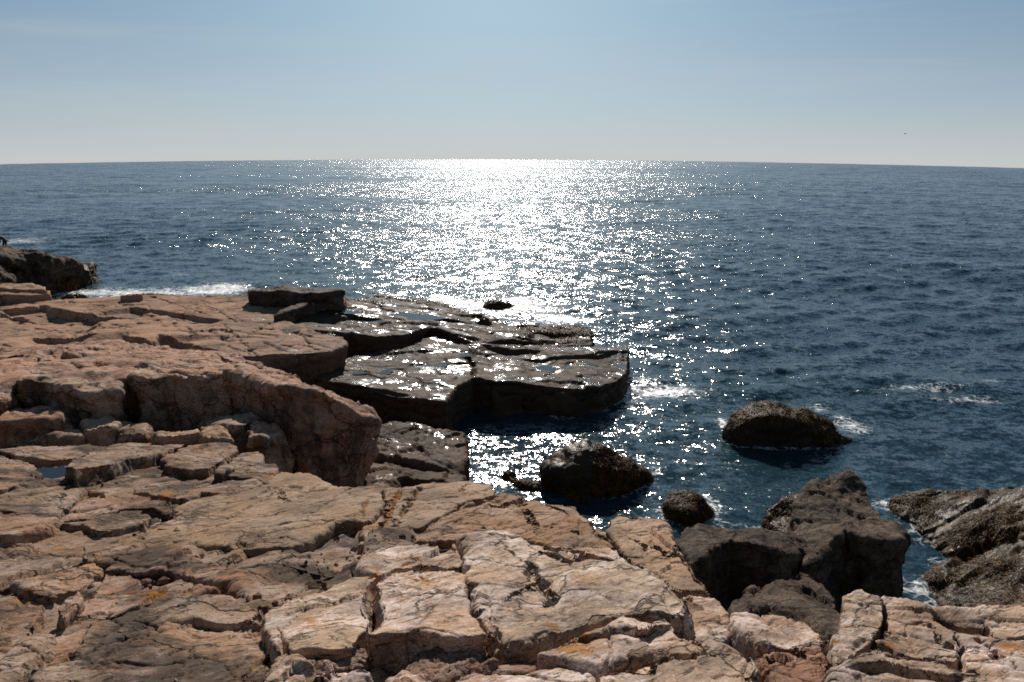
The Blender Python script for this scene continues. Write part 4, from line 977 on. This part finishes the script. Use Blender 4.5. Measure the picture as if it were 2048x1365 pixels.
weed_on(B1, 4200, lambda c, N: by_px(1185, 1330)(c, N) * np.clip(N[:, 2] * 3, 0.06, 1), .20, .018, 1)
weed_on(B1, 900, lambda c, N: (c[:, 2] < 0.35) * 1.0, .16, .018, 2)
weed_on(B2, 3600, lambda c, N: np.clip((N[:, 2] - 0.35) * 3, 0.01, 1), .18, .020, 3)
weed_on(B2, 1500, by_px(1630, 1710), .20, .02, 4)
weed_on(B3, 3200, lambda c, N: np.clip(N[:, 2] + 0.6, 0, 1), .18, .016, 5)
weed_on(b_rt, 6500, noisy(by_px(1770, 2080), .9, 0.05), .22, .016, 6)
weed_on(b_rt, 4500, lambda c, N: (c[:, 1] < hit(1900, 1120, (0, 0, 0))[1]) * (c[:, 0] < hit(1990, 1150, (0, 0, 0))[0]) * 1.0, .2, .016, 7)
for o in list(COL.objects):
    if o.get('label', '').startswith('low glistening weed'): weed_on(o, 2200, lambda c, N: np.clip(N[:, 2] + 0.5, 0, 1), .18, .016, 8)
    if o.get('label', '').startswith('low brown weedy'): weed_on(o, 1400, lambda c, N: np.clip(N[:, 2] + 0.5, 0, 1), .3, .04, 9, .03)
    if o.get('label', '').startswith('thin weedy') or o.get('label', '').startswith('low weedy') or o.get('label', '').startswith('tiny dark'): weed_on(o, 700, lambda c, N: np.clip(N[:, 2] + 0.5, 0, 1), .16, .02, 10)
    if o.get('label', '').startswith('small black rock'): weed_on(o, 700, lambda c, N: np.clip(N[:, 2] + 0.5, 0, 1), .25, .04, 11)
weed_on(reef, 5000, noisy(by_px(1040, 1190), .7, -0.1), .26, .035, 12, .03)
weed_on(reef, 4500, lambda c, N: (c[:, 1] > hit(800, 622, (1.1, 0, 0))[1]) * (c[:, 0] < hit(935, 625, (1, 0, 0))[0]) * np.clip((fbm(c * .5, 3) + .1) * 5, 0, 1), .28, .035, 13, .03)
weed_on(head, 2500, noisy(lambda c, N: (c[:, 2] < 0.7) * 1.0, .6, 0), .4, .06, 14, .04)

# ---------------------------------------------------------------- puddles left on the rock
def pool_material():
    T = NT('still_pool_water')
    pos = T.n('NewGeometry').outputs['Position']
    bm = T.n('Bump', Strength=0.12, Distance=0.01, Height=T.noise(pos, 9.0, 2).outputs['Fac'])
    b = T.n('BsdfPrincipled', Base__Color=(0.012, 0.018, 0.026, 1), Roughness=0.03, IOR=1.33, Normal=bm.outputs[0])
    return T.done(b.outputs[0])
POOL = pool_material()

def pool(rock_names, px, py, w, h, z0, label, q=0.45, seed=0):
    c = hit(px, py, (z0, 0, 0)); e = hit(px + w / 2, py, (z0, 0, 0)); f = hit(px, py - h / 2, (z0, 0, 0))
    rx, ry = abs(e[0] - c[0]), abs(f[1] - c[1])
    Z = []
    for nme in rock_names:
        V, _, _, n0 = o_info[nme]
        T_ = V[:n0]; m = (((T_[:, 0] - c[0]) / rx) ** 2 + ((T_[:, 1] - c[1]) / ry) ** 2) < 0.8
        Z.append(T_[m, 2])
    Z = np.concatenate(Z)
    z = np.quantile(Z, q) if len(Z) else z0
    th = np.linspace(0, 2 * math.pi, 48, endpoint=False)
    rr = 1 + 0.22 * np.sin(3 * th + seed) + 0.14 * np.sin(5 * th + 2 * seed) + 0.08 * np.sin(9 * th + seed * 3)
    x = rx * rr * np.cos(th); y = ry * rr * np.sin(th)
    V = np.stack([np.append(x, 0), np.append(y, 0), np.zeros(49)], 1)
    Fc = np.array([[i, (i + 1) % 48, 48] for i in range(48)])
    me = mesh_from('tide_pool', V, Fc, True, POOL)
    return link('tide_pool', me, None, (c[0], c[1], z), label=label, cat='tide pool', group='pools of water left on the rocks')
pr, rr_ = [plat.name], [reef.name]
for a in [(pr, 1095, 724, 120, 16, 1.03, 'longest narrow pool on the right half of the dark wet platform', .32, 1),
          (pr, 1170, 722, 46, 10, .95, 'short pool nearest the right end of the dark wet platform', .32, 2),
          (pr, 745, 737, 80, 16, 1.3, 'ragged pool at the left end of the dark wet platform', .32, 3),
          (pr, 862, 722, 70, 18, 1.28, 'middle-sized ragged pool left of the long crack in the dark wet platform', .32, 4),
          (pr, 922, 706, 50, 12, 1.25, 'small round pool beside the crack near the back of the dark wet platform', .32, 5),
          (pr, 890, 694, 40, 8, 1.3, 'tiny pool closest to the back edge of the dark wet platform', .32, 6),
          (rr_, 790, 643, 150, 24, 1.4, 'widest pool, blue with sky, on the jagged shelf behind the platform', .42, 7),
          (rr_, 660, 632, 120, 10, 1.7, 'thin pool along the foot of the broken slabs left of the widest pool', .5, 8),
          ([pink.name], 610, 596, 90, 8, 2.25, 'shallow film of water between the two raised slabs at the back of the pink ledge', .5, 9)]:
    pool(*a)
# two more in the joints of the near slope
def crevice_pool(px, py, w, h, off, label, seed):
    c = hit(px, py, F(off)); e = hit(px + w / 2, py, F(off)); f = hit(px, py - h / 2, (c[2], 0, 0))
    th = np.linspace(0, 2 * math.pi, 32, endpoint=False)
    rr = 1 + 0.2 * np.sin(2 * th + seed) + 0.12 * np.sin(5 * th + seed)
    rx, ry = abs(e[0] - c[0]), abs(f[1] - c[1])
    V = np.stack([np.append(rx * rr * np.cos(th), 0), np.append(ry * rr * np.sin(th), 0), np.zeros(33)], 1)
    me = mesh_from('tide_pool', V, np.array([[i, (i + 1) % 32, 32] for i in range(32)]), True, POOL)
    link('tide_pool', me, None, tuple(c), label=label, cat='tide pool', group='pools of water left on the rocks')
crevice_pool(110, 945, 86, 30, -0.035, 'grey pool lying in the joint between slabs at the upper left of the near slope', 1.0)
crevice_pool(215, 942, 60, 16, 0.0, 'smaller pool right of the grey pool, under the lip of a tan slab', 2.0)

# ---------------------------------------------------------------- plants in the cracks
def leaf_material(name, a, b_):
    T = NT(name)
    pos = T.n('NewGeometry').outputs['Position']
    v = T.noise(pos, 30.0, 2).outputs['Fac']
    b = T.n('BsdfPrincipled', Base__Color=T.mix(T.step(v, .35, .65), a, b_), Roughness=0.55)
    b.inputs['Subsurface Weight'].default_value = 0.0
    return T.done(b.outputs[0])
LEAF = leaf_material('plant_leaf', (0.035, 0.045, 0.010), (0.12, 0.105, 0.02))
def plant(px, py, off, n, size, label, seed):
    base = hit(px, py, F(off)); r = random.Random(seed)
    root = link('rock_plant', None, None, tuple(base), label=label, cat='plant', group='small plants rooted in the cracks')
    for k in range(n):
        az = r.uniform(0, 6.283); el = r.uniform(0.5, 1.35); L = size * r.uniform(.6, 1.1); w = L * r.uniform(.10, .17)
        d = Vector((math.cos(az) * math.cos(el), math.sin(az) * math.cos(el), math.sin(el)))
        s = d.cross(Vector((0, 0, 1))).normalized(); up = s.cross(d).normalized()
        V = []; pr_ = [.25, .8, 1.0, .75, .06]
        st = Vector((r.uniform(-1, 1) * size * .35, r.uniform(-1, 1) * size * .25, 0))
        for i, q in enumerate(pr_):
            t = i / 4; c = st + d * (L * t) - Vector((0, 0, 1)) * (L * .28 * t * t)
            V += [c - s * w * q + up * w * .25 * q, c - up * w * 0.12, c + s * w * q + up * w * .25 * q]
        Fc = []
        for i in range(4):
            for j in range(2):
                Fc.append((i * 3 + j, i * 3 + j + 1, i * 3 + j + 4, i * 3 + j + 3))
        link('leaf', mesh_from('leaf', V, Fc, True, LEAF), root)
plant(972, 1262, -0.02, 26, .15, 'yellow-green plant growing at the lower end of the deep fissure', 1)
plant(990, 1275, -0.03, 10, .12, 'small clump of leaves just below the yellow-green fissure plant', 2)
plant(88, 1232, -0.22, 24, .11, 'olive plant in the dark hollow at the far left of the near slope', 3)
plant(330, 1010, -0.06, 20, .09, 'dark green plant in the joint left of the smooth tan sheet', 4)
plant(352, 988, -0.06, 10, .06, 'tiny dark sprig just behind the plant beside the tan sheet', 5)
plant(455, 1142, -0.2, 9, .08, 'little reddish-green sprig under the front edge of the tan sheet', 6)

# orange lichen crusts strung along the joints of the tan sheet
def crust_material():
    T = NT('orange_lichen')
    pos = T.n('NewGeometry').outputs['Position']
    v = T.noise(pos, 60.0, 4, .7).outputs['Fac']
    return T.done(T.n('BsdfPrincipled', Base__Color=T.mix(T.step(v, .35, .65), (0.22, 0.055, 0.010), (0.42, 0.17, 0.025)), Roughness=0.9).outputs[0])
CRUST = crust_material()
def lichen(line, off, width, n, parent, seed):
    r = np.random.RandomState(seed)
    L = np.array([hit(p[0], p[1], F(off)) for p in line])
    near = []
    for o_ in parent.children:
        if o_.name in o_info: near.append(o_info[o_.name][0][:o_info[o_.name][3]])
    A = np.concatenate(near)
    c0, c1 = L.min(0) - .3, L.max(0) + .3
    A = A[(A[:, 0] > c0[0]) & (A[:, 0] < c1[0]) & (A[:, 1] > c0[1]) & (A[:, 1] < c1[1])]
    from mathutils.kdtree import KDTree
    kd = KDTree(len(A))
    for i, p in enumerate(A.tolist()): kd.insert((p[0], p[1], 0), i)
    kd.balance()
    V, Fc = [], []
    for k in range(n):
        t = r.rand() * (len(L) - 1); i = int(t); p = L[i] + (L[i + 1] - L[i]) * (t - i)
        p = p + np.append(r.normal(size=2) * width, 0)
        hits = kd.find_n((p[0], p[1], 0), 3)
        z = max(A[h[1]][2] for h in hits); s = 0.006 + 0.012 * r.rand()
        b0 = len(V)
        for q in range(7):
            a = q / 7 * 6.283; rad = s * (0.7 + 0.6 * r.rand())
            V.append((p[0] + math.cos(a) * rad, p[1] + math.sin(a) * rad, z - 0.004))
        V.append((p[0], p[1], z + 0.006))
        Fc += [(b0 + q, b0 + (q + 1) % 7, b0 + 7) for q in range(7)]
    link('lichen', mesh_from('lichen', np.array(V) - np.array(parent.location), Fc, True, CRUST), parent, (0, 0, 0), kind='stuff')
lichen([(802, 985), (785, 1005), (775, 1030), (765, 1058)], 0, .018, 260, sheet, 1)
lichen([(835, 985), (820, 1005), (800, 1030)], 0, .012, 60, sheet, 2)
lichen([(735, 1010), (728, 1030), (724, 1045)], 0, .010, 70, sheet, 3)
lichen([(735, 1048), (745, 1046), (757, 1052)], 0, .012, 50, sheet, 4)

# ---------------------------------------------------------------- person on the headland
def plain(name, c, rough=0.8):
    T = NT(name)
    pos = T.n('NewGeometry').outputs['Position']
    v = T.noise(pos, 12.0, 3).outputs['Fac']
    return T.done(T.n('BsdfPrincipled', Base__Color=T.mix(v, c, tuple(q * .7 for q in c)), Roughness=rough).outputs[0])
def skin_mesh(name, J, E, mat, parent, root_i=0, sub=2):
    me = bpy.data.meshes.new(name); me.from_pydata([j[:3] for j in J], E, []); me.update()
    o = link(name, me, parent); o.data.materials.append(mat)
    sk = o.modifiers.new('skin', 'SKIN'); sk.use_smooth_shade = True
    for i, v in enumerate(me.skin_vertices[0].data):
        r_ = J[i][3]; v.radius = (r_, r_); v.use_root = (i == root_i)
    ss = o.modifiers.new('sub', 'SUBSURF'); ss.levels = sub; ss.render_levels = sub
    return o
pp = hit(10, 499, (1.98, 0, 0))
V_, _, _, n0_ = o_info[head.name]
dd_ = (V_[:n0_, 0] - pp[0]) ** 2 + (V_[:n0_, 1] - pp[1]) ** 2
pz = V_[np.argmin(dd_), 2]
person = link('person', None, None, (pp[0], pp[1], pz - 0.02), label='person in dark clothes bending over at the left edge on top of the headland', cat='person')
person.scale = (0.72, 0.72, 0.72)
cloth = plain('dark_clothes', (0.03, 0.03, 0.04)); skinm = plain('skin', (0.35, 0.2, 0.14)); hairm = plain('dark_hair', (0.03, 0.02, 0.015))
# joints: x to the right, bending towards -x ; pelvis 0
J = [(0.10, 0, .84, .15), (0.0, 0, .96, .15), (-.18, 0, 1.02, .16), (-.38, 0, 1.0, .15), (-.50, 0, .95, .06),
     (.10, .11, .80, .10), (.05, .13, .44, .07), (.12, .14, .09, .05), (0.0, .15, .04, .045),
     (.10, -.11, .80, .10), (.0, -.14, .44, .07), (.06, -.15, .09, .05), (-.06, -.16, .04, .045),
     (-.38, .19, .97, .065), (-.42, .22, .68, .05), (-.52, .20, .43, .036),
     (-.38, -.19, .97, .065), (-.44, -.22, .68, .05), (-.56, -.19, .44, .036)]
E = [(0, 1), (1, 2), (2, 3), (3, 4), (0, 5), (5, 6), (6, 7), (7, 8), (0, 9), (9, 10), (10, 11), (11, 12), (3, 13), (13, 14), (14, 15), (3, 16), (16, 17), (17, 18)]
skin_mesh('body', J, E, cloth, person)
skin_mesh('head', [(-.50, 0, .95, .055), (-.58, 0, .90, .085), (-.65, 0, .84, .095), (-.70, 0, .78, .075), (-.72, 0, .75, .04)], [(0, 1), (1, 2), (2, 3), (3, 4)], skinm, person)
skin_mesh('hair', [(-.55, 0, .96, .07), (-.63, 0, .93, .10), (-.70, 0, .88, .07)], [(0, 1), (1, 2)], hairm, person)
for sy in (1, -1):
    bx0, by0, bz0 = (-.52, .20, .43) if sy > 0 else (-.56, -.19, .44)
    Jh = [(bx0, by0, bz0, .032), (bx0 - .02, by0, bz0 - .08, .038)]; Eh = [(0, 1)]
    for f_ in range(4):
        Jh += [(bx0 - .04, by0 + (f_ - 1.5) * .022, bz0 - .12, .010), (bx0 - .04, by0 + (f_ - 1.5) * .024, bz0 - .16 - .01 * (f_ % 2), .008)]
        Eh += [(1, len(Jh) - 2), (len(Jh) - 2, len(Jh) - 1)]
    Jh += [(bx0 + .0, by0 - sy * .045, bz0 - .10, .010)]; Eh += [(1, len(Jh) - 1)]
    skin_mesh('hand', Jh, Eh, skinm, person, sub=1)

# ---------------------------------------------------------------- bird in the sky
d_ = ray(1810, 268); t_ = 110.0 / d_[1]
bp = Vector((d_[0] * t_, 110.0, CAMZ + d_[2] * t_))
bird = link('bird', None, None, tuple(bp), label='tiny dark seabird gliding low over the horizon on the right', cat='bird')
bm_ = plain('dark_feathers', (0.05, 0.045, 0.04))
skin_mesh('body', [(-.16, 0, 0, .012), (-.08, 0, 0, .035), (0, 0, 0, .05), (.09, 0, .01, .035), (.14, 0, .02, .028), (.18, 0, .015, .008)], [(0, 1), (1, 2), (2, 3), (3, 4), (4, 5)], bm_, bird, 2, 1)
for sy in (1, -1):
    P_ = [(.05, sy * .03, .02), (.08, sy * .16, .07), (.03, sy * .34, .04), (-.03, sy * .33, .035), (-.02, sy * .16, .06), (-.05, sy * .03, .015)]
    V = [p for p in P_] + [(p[0], p[1], p[2] - .012) for p in P_]
    Fw = [(0, 1, 4, 5), (1, 2, 3, 4), (11, 10, 7, 6), (10, 9, 8, 7)] + [(i, (i + 1) % 6, (i + 1) % 6 + 6, i + 6) for i in range(6)]
    link('wing', mesh_from('wing', V, Fw, False, bm_), bird)

# ---------------------------------------------------------------- grit and pebbles caught in the joints
def pebbles():
    V0, _, _, n0 = o_info[bed.name]
    T_ = V0[:n0]; r = np.random.RandomState(5)
    T_ = T_[T_[:, 1] < 13]
    P = T_[r.choice(len(T_), 2600)]
    ico = bpy.data.meshes.new('tmp')
    t = (1 + 5 ** .5) / 2
    iv = np.array([(-1, t, 0), (1, t, 0), (-1, -t, 0), (1, -t, 0), (0, -1, t), (0, 1, t), (0, -1, -t), (0, 1, -t), (t, 0, -1), (t, 0, 1), (-t, 0, -1), (-t, 0, 1)]) / 1.9
    fi = np.array([(0, 11, 5), (0, 5, 1), (0, 1, 7), (0, 7, 10), (0, 10, 11), (1, 5, 9), (5, 11, 4), (11, 10, 2), (10, 7, 6), (7, 1, 8), (3, 9, 4), (3, 4, 2), (3, 2, 6), (3, 6, 8), (3, 8, 9), (4, 9, 5), (2, 4, 11), (6, 2, 10), (8, 6, 7), (9, 8, 1)])
    bpy.data.meshes.remove(ico)
    VV, FF = [], []
    for k, p in enumerate(P):
        s = 0.008 + 0.030 * r.rand() ** 2.5
        v = iv * (s * (0.6 + 0.8 * r.rand(3))) * (1 + 0.25 * r.normal(size=(12, 1)))
        VV.append(v + p + np.array([r.normal() * .03, r.normal() * .03, s * .4])); FF.append(fi + 12 * k)
    VV = np.concatenate(VV); org = VV.mean(0)
    link('pebbles', mesh_from('pebbles', VV - org, np.concatenate(FF), False, MAT['foreleft']), None, tuple(org), kind='stuff')
pebbles()

# ---------------------------------------------------------------- lace of foam where the sea meets the rocks
def shore_foam():
    from mathutils.kdtree import KDTree
    pts = []
    for nm in o_info:
        V = o_info[nm][0]
        m = (np.abs(V[:, 2]) < 0.14) & (V[:, 1] > 9)
        p = V[m][:, :2]
        if len(p): pts.append(p[:: max(1, len(p) // 1500)])
    B = np.concatenate(pts)
    kd = KDTree(len(B))
    for i, b in enumerate(B.tolist()): kd.insert((b[0], b[1], 0), i)
    kd.balance()
    x, y, z = SEA_XY
    lo, hi = B.min(0) - 1, B.max(0) + 1
    sel = np.where((x > lo[0]) & (x < hi[0]) & (y > lo[1]) & (y < hi[1]))[0]
    add = np.zeros(len(x)); f = kd.find
    d = np.array([f((a, b, 0))[2] for a, b in zip(x[sel].tolist(), y[sel].tolist())])
    P = np.stack([x[sel], y[sel], np.zeros(len(sel))], 1)
    k = np.clip(0.55 + 0.9 * fbm(P * 0.35, 3), 0.0, 1.15)
    rng = np.clip(y[sel] / 22.0, 0.8, 2.0)
    add[sel] = k * np.exp(-(d / (0.30 * rng)) ** 1.1)
    foam = np.maximum(SEA_FOAM, add * 0.95)
    sea.data.attributes['foam'].data.foreach_set('value', foam.astype(np.float32))
shore_foam()
